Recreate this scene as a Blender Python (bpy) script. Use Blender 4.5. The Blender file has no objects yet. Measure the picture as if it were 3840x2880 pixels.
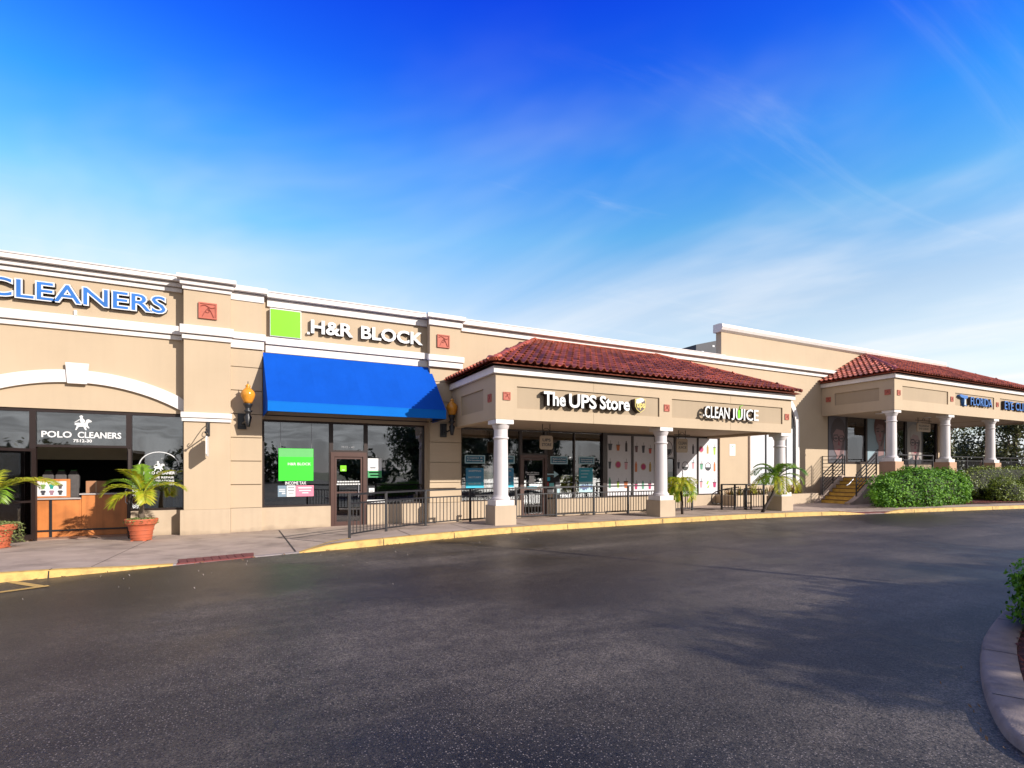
import bpy, math, random
from mathutils import Vector, Matrix, Euler
random.seed(7)
R = math.radians
SC = bpy.context.scene
COL = SC.collection

# ------------------------------------------------------------------ camera
cam_d = bpy.data.cameras.new('camera'); cam = bpy.data.objects.new('camera', cam_d); COL.objects.link(cam)
cam.location = (0, -16.73, 1.68); cam.rotation_euler = (R(90), 0, R(-26.53))
cam_d.sensor_width = 36; cam_d.lens = 1962/3840*36; cam_d.shift_y = 325/3840
cam_d.clip_start = 0.05; cam_d.clip_end = 3000
SC.camera = cam

# ------------------------------------------------------------------ light
LDIR = Vector((-.60, 1.0, -.50)).normalized()
sun_d = bpy.data.lights.new('sun', 'SUN'); sun = bpy.data.objects.new('sun', sun_d); COL.objects.link(sun)
sun_d.energy = 5.0; sun_d.angle = R(.5); sun_d.color = (1.0, .93, .84)
sun.rotation_euler = LDIR.to_track_quat('-Z', 'Y').to_euler(); sun.location = (20, -30, 25)
SUN_EL = math.asin(-LDIR.z); SUN_ROT = math.atan2(-LDIR.x, -LDIR.y)

w = bpy.data.worlds.new('World'); SC.world = w; w.use_nodes = True
nt = w.node_tree; nt.nodes.clear()
def N(tree, t, **k):
    n = tree.nodes.new(t)
    for a, v in k.items(): setattr(n, a, v)
    return n
def LK(tree, a, b): tree.links.new(a, b)
wo = N(nt, 'ShaderNodeOutputWorld'); bg = N(nt, 'ShaderNodeBackground'); bg.inputs['Strength'].default_value = .10
sky = N(nt, 'ShaderNodeTexSky', sky_type='NISHITA', sun_disc=False)
sky.sun_elevation = SUN_EL; sky.sun_rotation = SUN_ROT; sky.air_density = 1.0; sky.dust_density = .25; sky.ozone_density = 3.0
def math_n(tree, op, a, b=None, c=None, clamp=False):
    n = N(tree, 'ShaderNodeMath', operation=op, use_clamp=clamp)
    for i, v in enumerate((a, b, c)):
        if v is None: continue
        if hasattr(v, 'links') or hasattr(v, 'is_linked'): LK(tree, v, n.inputs[i])
        else: n.inputs[i].default_value = v
    return n.outputs[0]
tc = N(nt, 'ShaderNodeTexCoord'); sep = N(nt, 'ShaderNodeSeparateXYZ'); LK(nt, tc.outputs['Generated'], sep.inputs[0])
cr_ = N(nt, 'ShaderNodeValToRGB'); cr_.color_ramp.interpolation = 'LINEAR'
def ramp(node, stops):
    el = node.color_ramp.elements
    while len(el) > 1: el.remove(el[-1])
    el[0].position = stops[0][0]; el[0].color = (*stops[0][1], 1)
    for p_, c_ in stops[1:]: e = el.new(p_); e.color = (*c_, 1)
GR = [(0,(1.2,1.15,1.15)),(.06,(1.3,1.25,1.25)),(.15,(2.5,2.0,1.55)),(.28,(2.0,1.9,1.7)),(.40,(1.0,1.95,2.15)),(.50,(.34,1.5,2.6)),(.60,(.12,.78,2.85)),(.68,(.06,.40,2.9)),(.85,(.10,.26,1.2)),(1.0,(.18,.30,1.0))]
ramp(cr_, [(p_, tuple(v/1.08/3 for v in c_)) for p_, c_ in GR]); LK(nt, sep.outputs[2], cr_.inputs[0])
hs = N(nt, 'ShaderNodeVectorMath', operation='MULTIPLY'); LK(nt, sky.outputs[0], hs.inputs[0]); LK(nt, cr_.outputs[0], hs.inputs[1])
hs3 = N(nt, 'ShaderNodeVectorMath', operation='SCALE'); hs3.inputs['Scale'].default_value = 3.0; LK(nt, hs.outputs[0], hs3.inputs[0])
# high thin cloud: streaks on the cloud deck (direction / z), denser low down and towards the south
zc = math_n(nt, 'MAXIMUM', sep.outputs[2], .05)
px = math_n(nt, 'DIVIDE', sep.outputs[0], zc); py = math_n(nt, 'DIVIDE', sep.outputs[1], zc)
cmb = N(nt, 'ShaderNodeCombineXYZ'); LK(nt, px, cmb.inputs[0]); LK(nt, py, cmb.inputs[1])
def deck(rot, scl, loc, ns, det, rough, dist, lo, hi, amt):
    mp = N(nt, 'ShaderNodeMapping'); mp.inputs['Rotation'].default_value = (0, 0, R(rot)); mp.inputs['Scale'].default_value = (*scl, 1); mp.inputs['Location'].default_value = (*loc, 0)
    LK(nt, cmb.outputs[0], mp.inputs[0])
    n_ = N(nt, 'ShaderNodeTexNoise'); n_.inputs['Scale'].default_value = ns; n_.inputs['Detail'].default_value = det; n_.inputs['Roughness'].default_value = rough; n_.inputs['Distortion'].default_value = dist
    LK(nt, mp.outputs[0], n_.inputs['Vector'])
    c_ = N(nt, 'ShaderNodeMapRange', interpolation_type='SMOOTHSTEP'); c_.inputs[1].default_value = lo; c_.inputs[2].default_value = hi; c_.inputs[4].default_value = amt
    LK(nt, n_.outputs[0], c_.inputs[0]); return c_.outputs[0]
soft = deck(20, (.5, .35), (11.3, 2.2), 1.0, 5, .55, .5, .40, .78, .60)
wisp = deck(118, (.45, 2.6), (5.1, 2.2), 1.0, 7, .62, .9, .52, .85, .26)
wgate = deck(0, (.35, .35), (7.5, 1.2), 1.0, 2, .5, 0, .42, .60, 1.0)
wisp = math_n(nt, 'MULTIPLY', wisp, wgate)
hi_ = N(nt, 'ShaderNodeMapRange', interpolation_type='SMOOTHSTEP'); hi_.inputs[1].default_value = .72; hi_.inputs[2].default_value = .42; hi_.inputs[3].default_value = .12; hi_.inputs[4].default_value = 1
LK(nt, sep.outputs[2], hi_.inputs[0]); soft = math_n(nt, 'MULTIPLY', soft, hi_.outputs[0])
south = N(nt, 'ShaderNodeMapRange', interpolation_type='SMOOTHSTEP'); south.inputs[1].default_value = .25; south.inputs[2].default_value = -.55; south.inputs[3].default_value = 0; south.inputs[4].default_value = .80
LK(nt, sep.outputs[1], south.inputs[0])
low = N(nt, 'ShaderNodeMapRange', interpolation_type='SMOOTHSTEP'); low.inputs[1].default_value = .40; low.inputs[2].default_value = .10; low.inputs[3].default_value = 0; low.inputs[4].default_value = .55
LK(nt, sep.outputs[2], low.inputs[0])
cf = math_n(nt, 'ADD', soft, south.outputs[0]); cf = math_n(nt, 'ADD', cf, wisp); cf = math_n(nt, 'ADD', cf, low.outputs[0], clamp=True)
cf = math_n(nt, 'MULTIPLY', cf, .93)
mx = N(nt, 'ShaderNodeMix', data_type='RGBA'); LK(nt, cf, mx.inputs[0]); LK(nt, hs3.outputs[0], mx.inputs[6]); ccol = N(nt, 'ShaderNodeMix', data_type='RGBA'); LK(nt, deck(15, (.9, .5), (3, 7), 1.2, 6, .6, .6, .35, .68, 1.0), ccol.inputs[0]); LK(nt, ccol.outputs[2], mx.inputs[7])
sg = N(nt, 'ShaderNodeMix', data_type='RGBA'); LK(nt, south.outputs[0], sg.inputs[0]); sg.inputs[6].default_value = (6.6, 7.0, 7.4, 1); sg.inputs[7].default_value = (3.3, 3.2, 3.3, 1); LK(nt, sg.outputs[2], ccol.inputs[6]); ccol.inputs[7].default_value = (7.2, 7.3, 7.5, 1)
LK(nt, mx.outputs[2], bg.inputs['Color']); LK(nt, bg.outputs[0], wo.inputs[0])
vs = SC.view_settings; vs.view_transform = 'Standard'; vs.look = 'None'; vs.exposure = .48; vs.gamma = 1; vs.use_curve_mapping = False

# ------------------------------------------------------------------ materials
MATS = {}
def mat(name, col, rough=.6, var=.08, scale=3.0, bump=0.0, bscale=60.0, metal=0.0, spec=.5, streak=0.0, dirt=None, dscale=1.2, damt=.0, emit=None, trans=0.0):
    if name in MATS: return MATS[name]
    col = tuple(c*.80 for c in col); dirt = tuple(c*.80 for c in dirt) if dirt else None
    m = bpy.data.materials.new(name); m.use_nodes = True; t = m.node_tree; b = t.nodes['Principled BSDF']
    g = N(t, 'ShaderNodeNewGeometry')
    b.inputs['Roughness'].default_value = rough; b.inputs['Metallic'].default_value = metal; b.inputs['Specular IOR Level'].default_value = spec
    no = N(t, 'ShaderNodeTexNoise'); no.inputs['Scale'].default_value = scale; no.inputs['Detail'].default_value = 4
    LK(t, g.outputs['Position'], no.inputs['Vector'])
    mr = N(t, 'ShaderNodeMapRange'); mr.inputs[1].default_value = .3; mr.inputs[2].default_value = .7; mr.inputs[3].default_value = 1-var; mr.inputs[4].default_value = 1+var
    LK(t, no.outputs[0], mr.inputs[0])
    f = mr.outputs[0]
    if streak:
        mpp = N(t, 'ShaderNodeMapping'); mpp.inputs['Scale'].default_value = (4.5, 4.5, .22); LK(t, g.outputs['Position'], mpp.inputs[0])
        n2 = N(t, 'ShaderNodeTexNoise'); n2.inputs['Scale'].default_value = 1.6; n2.inputs['Detail'].default_value = 5; LK(t, mpp.outputs[0], n2.inputs['Vector'])
        m2 = N(t, 'ShaderNodeMapRange'); m2.inputs[1].default_value = .42; m2.inputs[2].default_value = .72; m2.inputs[3].default_value = 1.0; m2.inputs[4].default_value = 1-streak
        LK(t, n2.outputs[0], m2.inputs[0]); f = math_n(t, 'MULTIPLY', f, m2.outputs[0])
    vm = N(t, 'ShaderNodeVectorMath', operation='SCALE'); vm.inputs[0].default_value = col[:3]; LK(t, f, vm.inputs['Scale'])
    out = vm.outputs[0]
    if dirt:
        n3 = N(t, 'ShaderNodeTexNoise'); n3.inputs['Scale'].default_value = dscale; n3.inputs['Detail'].default_value = 6; n3.inputs['Roughness'].default_value = .65; LK(t, g.outputs['Position'], n3.inputs['Vector'])
        m3 = N(t, 'ShaderNodeMapRange'); m3.inputs[1].default_value = .48; m3.inputs[2].default_value = .72; m3.inputs[4].default_value = damt; LK(t, n3.outputs[0], m3.inputs[0])
        mm = N(t, 'ShaderNodeMix', data_type='RGBA'); LK(t, m3.outputs[0], mm.inputs[0]); LK(t, out, mm.inputs[6]); mm.inputs[7].default_value = (*dirt, 1); out = mm.outputs[2]
    if name in ('stucco_plinth', 'stucco_panel_x'):
        sz = N(t, 'ShaderNodeSeparateXYZ'); LK(t, g.outputs['Position'], sz.inputs[0]); n5 = N(t, 'ShaderNodeTexNoise'); n5.inputs['Scale'].default_value = 3; n5.inputs['Detail'].default_value = 5; LK(t, g.outputs['Position'], n5.inputs['Vector'])
        hh = math_n(t, 'MULTIPLY_ADD', n5.outputs[0], .28, -.06); df = math_n(t, 'SUBTRACT', hh, sz.outputs[2]); m5 = N(t, 'ShaderNodeMapRange'); m5.inputs[1].default_value = 0; m5.inputs[2].default_value = .16; m5.inputs[4].default_value = .5; LK(t, df, m5.inputs[0])
        mg = N(t, 'ShaderNodeMix', data_type='RGBA'); LK(t, m5.outputs[0], mg.inputs[0]); LK(t, out, mg.inputs[6]); mg.inputs[7].default_value = (.16, .12, .085, 1); out = mg.outputs[2]
    LK(t, out, b.inputs['Base Color'])
    if bump:
        n4 = N(t, 'ShaderNodeTexNoise'); n4.inputs['Scale'].default_value = bscale; n4.inputs['Detail'].default_value = 3; LK(t, g.outputs['Position'], n4.inputs['Vector'])
        bu = N(t, 'ShaderNodeBump'); bu.inputs['Strength'].default_value = bump; bu.inputs['Distance'].default_value = .01
        LK(t, n4.outputs[0], bu.inputs['Height']); LK(t, bu.outputs[0], b.inputs['Normal'])
    if trans: b.inputs['Transmission Weight'].default_value = trans
    if emit: b.inputs['Emission Color'].default_value = (*emit[0], 1); b.inputs['Emission Strength'].default_value = emit[1]
    MATS[name] = m; return m
def glass(name, tint, ior, rough=.015, wav=.007):
    m = bpy.data.materials.new(name); m.use_nodes = True; t = m.node_tree; t.nodes.clear()
    o = N(t, 'ShaderNodeOutputMaterial'); tr = N(t, 'ShaderNodeBsdfTransparent'); gl = N(t, 'ShaderNodeBsdfGlossy'); mxs = N(t, 'ShaderNodeMixShader'); fr = N(t, 'ShaderNodeFresnel')
    tr.inputs[0].default_value = (*tint, 1); gl.inputs['Roughness'].default_value = rough; gl.inputs[0].default_value = (.95, .97, 1, 1); fr.inputs['IOR'].default_value = ior
    g = N(t, 'ShaderNodeNewGeometry'); n = N(t, 'ShaderNodeTexNoise'); n.inputs['Scale'].default_value = .8; n.inputs['Detail'].default_value = 2; LK(t, g.outputs['Position'], n.inputs['Vector'])
    bu = N(t, 'ShaderNodeBump'); bu.inputs['Strength'].default_value = wav; bu.inputs['Distance'].default_value = .5; LK(t, n.outputs[0], bu.inputs['Height']); LK(t, bu.outputs[0], gl.inputs['Normal'])
    LK(t, fr.outputs[0], mxs.inputs[0]); LK(t, tr.outputs[0], mxs.inputs[1]); LK(t, gl.outputs[0], mxs.inputs[2]); LK(t, mxs.outputs[0], o.inputs[0])
    MATS[name] = m; return m
def leafmat(name, c1, c2, rough=.45, transl=.25):
    m = bpy.data.materials.new(name); m.use_nodes = True; t = m.node_tree; b = t.nodes['Principled BSDF']
    g = N(t, 'ShaderNodeNewGeometry'); mm = N(t, 'ShaderNodeMix', data_type='RGBA')
    LK(t, g.outputs['Random Per Island'], mm.inputs[0]); mm.inputs[6].default_value = (*[c*.85 for c in c1], 1); mm.inputs[7].default_value = (*[c*.85 for c in c2], 1)
    LK(t, mm.outputs[2], b.inputs['Base Color']); b.inputs['Roughness'].default_value = rough
    tl = N(t, 'ShaderNodeBsdfTranslucent'); LK(t, mm.outputs[2], tl.inputs[0]); ms = N(t, 'ShaderNodeMixShader'); ms.inputs[0].default_value = transl
    o = t.nodes['Material Output']; LK(t, b.outputs[0], ms.inputs[1]); LK(t, tl.outputs[0], ms.inputs[2]); LK(t, ms.outputs[0], o.inputs[0])
    MATS[name] = m; return m

STUC = mat('stucco', (.545, .42, .29), .85, .04, .6, .22, 90, streak=.025, dirt=(.40, .29, .18), dscale=.5, damt=.14)
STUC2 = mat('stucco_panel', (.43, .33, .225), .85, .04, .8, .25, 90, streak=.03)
STUCP = mat('stucco_plinth', (.54, .42, .30), .85, .05, 1.2, .2, 90, streak=.05, dirt=(.34, .25, .17), dscale=1.4, damt=.22)
TRIM = mat('white_trim', (.84, .78, .75), .6, .03, 1.5, .05, 60, streak=.10, dirt=(.5, .44, .42), dscale=1.8, damt=.16)
WHITE = mat('white_paint', (.80, .78, .78), .5, .02)
COLM = mat('column_paint', (.72, .66, .66), .55, .04, 2, .08, 50, streak=.08)
FRAME = mat('bronze_frame', (.035, .022, .02), .4, .1, metal=.3)
FRAME2 = mat('red_bronze_frame', (.085, .04, .032), .42, .1, metal=.2)
BLACK = mat('black_metal', (.018, .018, .022), .42, .1)
RAILM = mat('railing_paint', (.014, .013, .017), .45, .15, 6)
TILE = mat('clay_tile', (.50, .14, .08), .55, .25, 1.7, .15, 40, dirt=(.15, .04, .03), dscale=6, damt=.7)
def vary(m, lo, hi):
    t = m.node_tree; b = t.nodes['Principled BSDF']; src = b.inputs['Base Color'].links[0].from_socket
    oi = N(t, 'ShaderNodeObjectInfo'); g = N(t, 'ShaderNodeNewGeometry'); a = math_n(t, 'ADD', oi.outputs['Random'], g.outputs['Random Per Island']); a = math_n(t, 'FRACT', a)
    mr = N(t, 'ShaderNodeMapRange'); mr.inputs[3].default_value = lo; mr.inputs[4].default_value = hi; LK(t, a, mr.inputs[0])
    vm = N(t, 'ShaderNodeVectorMath', operation='SCALE'); LK(t, src, vm.inputs[0]); LK(t, mr.outputs[0], vm.inputs['Scale']); LK(t, vm.outputs[0], b.inputs['Base Color'])
vary(TILE, .55, 1.45)
TILE2 = mat('clay_ridge', (.40, .075, .03), .55, .25, 3, .15, 40, dirt=(.14, .03, .02), dscale=6, damt=.5)
vary(TILE2, .7, 1.3)
MEDAL = mat('terracotta_relief', (.50, .13, .085), .7, .1, 8, .2, 60)
AWN = mat('awning_canvas', (.004, .082, .50), .9, .06, 1.2, .1, 300, streak=.05, spec=.08)
AWN2 = mat('awning_valance', (.006, .16, .62), .9, .05, 1.2, .1, 300, spec=.1)
SOFF = mat('soffit', (.55, .43, .32), .9, .04)
GREEN = mat('sign_green', (.22, .75, .01), .35, .02)
BLUEF = mat('letter_blue', (.03, .17, .55), .4, .15, 2)
SIDE = mat('letter_side', (.035, .02, .018), .5, .05)
AMBER = mat('amber_glass', (.75, .30, .03), .2, .15, 9)
TERRA = mat('terracotta_pot', (.52, .12, .05), .65, .12, 5, .12, 30, dirt=(.30, .10, .06), dscale=7, damt=.4)
CONC = mat('concrete', (.47, .36, .295), .85, .12, 1.6, .25, 120, dirt=(.17, .125, .10), dscale=1.0, damt=.8)
CONC2 = mat('kerb_concrete', (.33, .28, .265), .85, .10, 2.4, .35, 90, dirt=(.18, .14, .135), dscale=3, damt=.6)
YEL = mat('yellow_paint', (.66, .42, .12), .7, .10, 3, .15, 90, dirt=(.27, .17, .06), dscale=5, damt=.8)
REDM = mat('red_pad', (.19, .045, .04), .8, .15, 6, .2, 80)
WOODO = mat('orange_wood', (.62, .21, .055), .5, .22, 2.2, .05, 30, streak=.25)
INTW = mat('interior_wall', (.50, .43, .30), .9, .05)
INTF = mat('interior_floor', (.42, .27, .20), .5, .1)
INTC = mat('interior_ceiling', (.62, .58, .48), .9, .05)
DARK = mat('dark_interior', (.012, .012, .014), .8, .1)  # near-black colour stands in for the unlit depth behind the glass
GREYF = mat('grey_fabric', (.10, .09, .09), .9, .15, 9)
STAIR = mat('stair_paint', (.62, .36, .05), .65, .12, 5, .1, 60, dirt=(.25, .12, .03), dscale=4, damt=.5)
MULCH = mat('mulch', (.085, .022, .014), .95, .4, 20, 1, 60)
BARK = mat('bark', (.16, .12, .09), .9, .25, 9, .5, 30)
BARKD = mat('dark_bark', (.05, .035, .03), .9, .25, 9, .5, 30)
GRND = mat('grass_ground', (.06, .085, .03), .95, .3, .5, .3, 20)
SLATE = mat('slate', (.03, .032, .045), .6, .15, 6)
SILV = mat('silver', (.42, .42, .46), .4, .05, metal=.4)
ROOFM = mat('roof_membrane', (.5, .48, .46), .9, .05)
SOIL = mat('soil', (.05, .03, .02), .95, .3, 20)
def flat(name, c, rough=.5): return mat(name, c, rough, .03, 8)
GLASS = glass('window_glass', (.72, .72, .70), 2.45)
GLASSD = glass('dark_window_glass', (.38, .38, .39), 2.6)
LEAF_HEDGE = leafmat('hedge_leaf', (.025, .12, .004), (.18, .40, .015), .7, .22)
LEAF_DULL = leafmat('dull_shrub_leaf', (.05, .09, .008), (.26, .32, .03), .5, .25)
LEAF_OAK = leafmat('oak_leaf', (.045, .06, .014), (.15, .15, .045), .5, .2)
LEAF_DARK = leafmat('dark_leaf', (.02, .04, .012), (.06, .09, .025), .5, .15)
LEAF_PALM = leafmat('palm_leaf', (.13, .28, .02), (.27, .42, .03), .4, .35)
LEAF_YEL = leafmat('palm_leaf_yellow', (.34, .46, .02), (.62, .55, .04), .4, .4)
LEAF_RED = leafmat('bromeliad_leaf', (.30, .12, .03), (.16, .20, .05), .4, .3)
LEAF_GND = leafmat('trailing_leaf', (.16, .22, .06), (.36, .40, .16), .5, .25)

def asphalt_mat():
    m = bpy.data.materials.new('asphalt'); m.use_nodes = True; t = m.node_tree; b = t.nodes['Principled BSDF']
    g = N(t, 'ShaderNodeNewGeometry')
    def noise(s, d=4, r=.6, vec=None):
        n = N(t, 'ShaderNodeTexNoise'); n.inputs['Scale'].default_value = s; n.inputs['Detail'].default_value = d; n.inputs['Roughness'].default_value = r
        LK(t, vec or g.outputs['Position'], n.inputs['Vector']); return n.outputs[0]
    def rng(x, a, bb, c, d):
        r = N(t, 'ShaderNodeMapRange', interpolation_type='SMOOTHSTEP'); LK(t, x, r.inputs[0])
        for i, v in enumerate((a, bb, c, d)): r.inputs[i+1].default_value = v
        return r.outputs[0]
    big = rng(noise(.17, 5), .38, .62, .42, 2.0)
    mpp = N(t, 'ShaderNodeMapping'); mpp.inputs['Rotation'].default_value = (0, 0, R(-6)); mpp.inputs['Scale'].default_value = (.12, .9, 1); LK(t, g.outputs['Position'], mpp.inputs[0])
    lane = rng(noise(1.0, 4, .6, mpp.outputs[0]), .40, .66, .75, 1.45)
    med = rng(noise(6, 3), .35, .7, .85, 1.2)
    fine = rng(noise(70, 3, .8), .36, .66, .30, 1.9)
    f = math_n(t, 'MULTIPLY', big, lane); f = math_n(t, 'MULTIPLY', f, med); f = math_n(t, 'MULTIPLY', f, fine)
    vm = N(t, 'ShaderNodeVectorMath', operation='SCALE'); vm.inputs[0].default_value = (.037, .0305, .0240); LK(t, f, vm.inputs['Scale'])
    v = N(t, 'ShaderNodeTexVoronoi'); v.inputs['Scale'].default_value = 62; LK(t, g.outputs['Position'], v.inputs['Vector'])
    sp = rng(v.outputs['Distance'], .38, .12, 0, 1)
    rnd = N(t, 'ShaderNodeSeparateXYZ'); LK(t, v.outputs['Color'], rnd.inputs[0])
    gate = rng(rnd.outputs[0], .25, .9, 0, .9)
    patch = rng(noise(.28, 4), .38, .60, .25, 1)
    sf = math_n(t, 'MULTIPLY', sp, gate); sf = math_n(t, 'MULTIPLY', sf, patch)
    mm = N(t, 'ShaderNodeMix', data_type='RGBA'); LK(t, sf, mm.inputs[0]); LK(t, vm.outputs[0], mm.inputs[6]); mm.inputs[7].default_value = (.30, .25, .225, 1)
    # rare pale scuffs and grit
    sc = rng(noise(2.6, 7, .75), .70, .76, 0, .55)
    m2 = N(t, 'ShaderNodeMix', data_type='RGBA'); LK(t, sc, m2.inputs[0]); LK(t, mm.outputs[2], m2.inputs[6]); m2.inputs[7].default_value = (.20, .165, .15, 1)
    # cracks
    vc = N(t, 'ShaderNodeTexVoronoi', feature='DISTANCE_TO_EDGE'); vc.inputs['Scale'].default_value = .16
    wv = N(t, 'ShaderNodeTexNoise'); wv.inputs['Scale'].default_value = 1.5; wv.inputs['Detail'].default_value = 4; LK(t, g.outputs['Position'], wv.inputs['Vector'])
    ad = N(t, 'ShaderNodeVectorMath', operation='ADD'); LK(t, g.outputs['Position'], ad.inputs[0]); LK(t, wv.outputs['Color'], ad.inputs[1]); LK(t, ad.outputs[0], vc.inputs['Vector'])
    cr = rng(vc.outputs['Distance'], .0, .004, .45, 0)
    m3 = N(t, 'ShaderNodeMix', data_type='RGBA'); LK(t, cr, m3.inputs[0]); LK(t, m2.outputs[2], m3.inputs[6]); m3.inputs[7].default_value = (.015, .013, .014, 1)
    oil = rng(noise(.9, 5, .7), .64, .74, 0, .55)
    m4 = N(t, 'ShaderNodeMix', data_type='RGBA'); LK(t, oil, m4.inputs[0]); LK(t, m3.outputs[2], m4.inputs[6]); m4.inputs[7].default_value = (.014, .012, .012, 1)
    LK(t, m4.outputs[2], b.inputs['Base Color'])
    LK(t, rng(big, .7, 1.3, .40, .54), b.inputs['Roughness']); b.inputs['Specular IOR Level'].default_value = .32
    bu = N(t, 'ShaderNodeBump'); bu.inputs['Strength'].default_value = .35; bu.inputs['Distance'].default_value = .01
    hgt = math_n(t, 'ADD', noise(95, 2, .7), noise(30, 2)); LK(t, hgt, bu.inputs['Height']); LK(t, bu.outputs[0], b.inputs['Normal'])
    return m
ASPH = asphalt_mat()

# ------------------------------------------------------------------ mesh helpers
def root_loc(o):
    v = Vector((0, 0, 0))
    while o is not None: v += o.location; o = o.parent
    return v
class MB:
    def __init__(s): s.v = []; s.f = []
    def add(s, vs, fs):
        k = len(s.v); s.v += [tuple(p) for p in vs]; s.f += [tuple(i+k for i in f) for f in fs]; return s
    def box(s, x0, x1, y0, y1, z0, z1):
        return s.add([(x0,y0,z0),(x1,y0,z0),(x1,y1,z0),(x0,y1,z0),(x0,y0,z1),(x1,y0,z1),(x1,y1,z1),(x0,y1,z1)],
                     [(0,3,2,1),(4,5,6,7),(0,1,5,4),(1,2,6,5),(2,3,7,6),(3,0,4,7)])
    def poly(s, pts): return s.add(pts, [tuple(range(len(pts)))])
    def prism_y(s, pts, y0, y1):            # pts (x,z) ccw seen from -Y
        n = len(pts)
        return s.add([(x,y0,z) for x,z in pts]+[(x,y1,z) for x,z in pts],
                     [tuple(range(n)), tuple(range(2*n-1, n-1, -1))]+[(i, i+n, (i+1)%n+n, (i+1)%n) for i in range(n)])
    def prism_z(s, pts, z0, z1):
        n = len(pts)
        return s.add([(x,y,z0) for x,y in pts]+[(x,y,z1) for x,y in pts],
                     [tuple(range(n-1,-1,-1)), tuple(range(n, 2*n))]+[(i, (i+1)%n, (i+1)%n+n, i+n) for i in range(n)])
    def bar(s, a, b, w, h=None):            # rectangular bar between points
        a = Vector(a); b = Vector(b); d = (b-a).normalized(); h = h or w
        up = Vector((0,0,1)) if abs(d.z) < .95 else Vector((0,1,0))
        sx = d.cross(up).normalized()*w/2; sy = d.cross(sx).normalized()*h/2
        vs = [a+sx+sy, a-sx+sy, a-sx-sy, a+sx-sy, b+sx+sy, b-sx+sy, b-sx-sy, b+sx-sy]
        return s.add(vs, [(0,3,2,1),(4,5,6,7),(0,1,5,4),(1,2,6,5),(2,3,7,6),(3,0,4,7)])
    def tube(s, pts, r, n=8, cap=True):
        pts = [Vector(p) for p in pts]; k = len(pts); rr = r if hasattr(r, '__len__') else [r]*k
        rings = []; prev = None
        for i, p in enumerate(pts):
            d = (pts[min(i+1, k-1)]-pts[max(i-1, 0)]).normalized()
            if prev is None: a = d.cross(Vector((0,0,1))) if abs(d.z) < .9 else d.cross(Vector((1,0,0)))
            else: a = prev - d*prev.dot(d)
            a = a.normalized(); prev = a; b = d.cross(a)
            rings.append([p+(a*math.cos(t)+b*math.sin(t))*rr[i] for t in [2*math.pi*j/n for j in range(n)]])
        vs = [q for ring in rings for q in ring]; fs = []
        for i in range(k-1):
            for j in range(n): fs.append((i*n+j, i*n+(j+1)%n, (i+1)*n+(j+1)%n, (i+1)*n+j))
        if cap: fs += [tuple(range(n-1,-1,-1)), tuple(range((k-1)*n, k*n))]
        return s.add(vs, fs)
    def lathe(s, prof, c=(0,0), n=20):      # prof [(r,z)]
        vs = []; fs = []; k = len(prof)
        for r, z in prof:
            for j in range(n): t = 2*math.pi*j/n; vs.append((c[0]+r*math.cos(t), c[1]+r*math.sin(t), z))
        for i in range(k-1):
            for j in range(n): fs.append((i*n+j, i*n+(j+1)%n, (i+1)*n+(j+1)%n, (i+1)*n+j))
        fs += [tuple(range(n-1,-1,-1)), tuple(range((k-1)*n, k*n))]
        return s.add(vs, fs)
    def mesh(s, name, m, off=Vector((0,0,0)), smooth=False):
        me = bpy.data.meshes.new(name); me.from_pydata([(v[0]-off.x, v[1]-off.y, v[2]-off.z) for v in s.v], [], s.f)
        me.materials.append(m)
        if smooth: me.polygons.foreach_set('use_smooth', [True]*len(me.polygons))
        me.update(); return me
    def build(s, name, m, parent=None, smooth=False, bevel=0.0, label=None):
        off = root_loc(parent) if parent else Vector((0,0,0))
        o = bpy.data.objects.new(name, s.mesh(name, m, off, smooth)); COL.objects.link(o); o.parent = parent
        if bevel:
            b = o.modifiers.new('bevel', 'BEVEL'); b.width = bevel; b.segments = 2; b.limit_method = 'ANGLE'; b.angle_limit = R(35)
        if smooth == 'a':
            o.data.set_sharp_from_angle(angle=R(40))
        if label: o['label'] = label
        return o
def tag(o, label=None, cat=None, group=None, kind=None):
    if label: o['label'] = label
    if cat: o['category'] = cat
    if group: o['group'] = group
    if kind: o['kind'] = kind
    return o
def thing(name, label, cat, loc=(0,0,0), group=None):
    o = bpy.data.objects.new(name, None); COL.objects.link(o); o.location = loc; o.empty_display_size = .2
    return tag(o, label, cat, group)
def inst(name, me, loc, rot=(0,0,0), parent=None, sc=None):
    o = bpy.data.objects.new(name, me); COL.objects.link(o); o.parent = parent
    o.location = Vector(loc)-(root_loc(parent) if parent else Vector((0,0,0))); o.rotation_euler = rot
    if sc: o.scale = sc
    return o
def structure(o): o['kind'] = 'structure'; return o
def copy_tree(o, loc=None, parent=None):
    c = o.copy(); COL.objects.link(c); c.parent = parent
    if loc is not None: c.location = loc
    for ch in list(o.children): copy_tree(ch, None, c)
    return c
def B(*a): return MB().box(*a)

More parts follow.
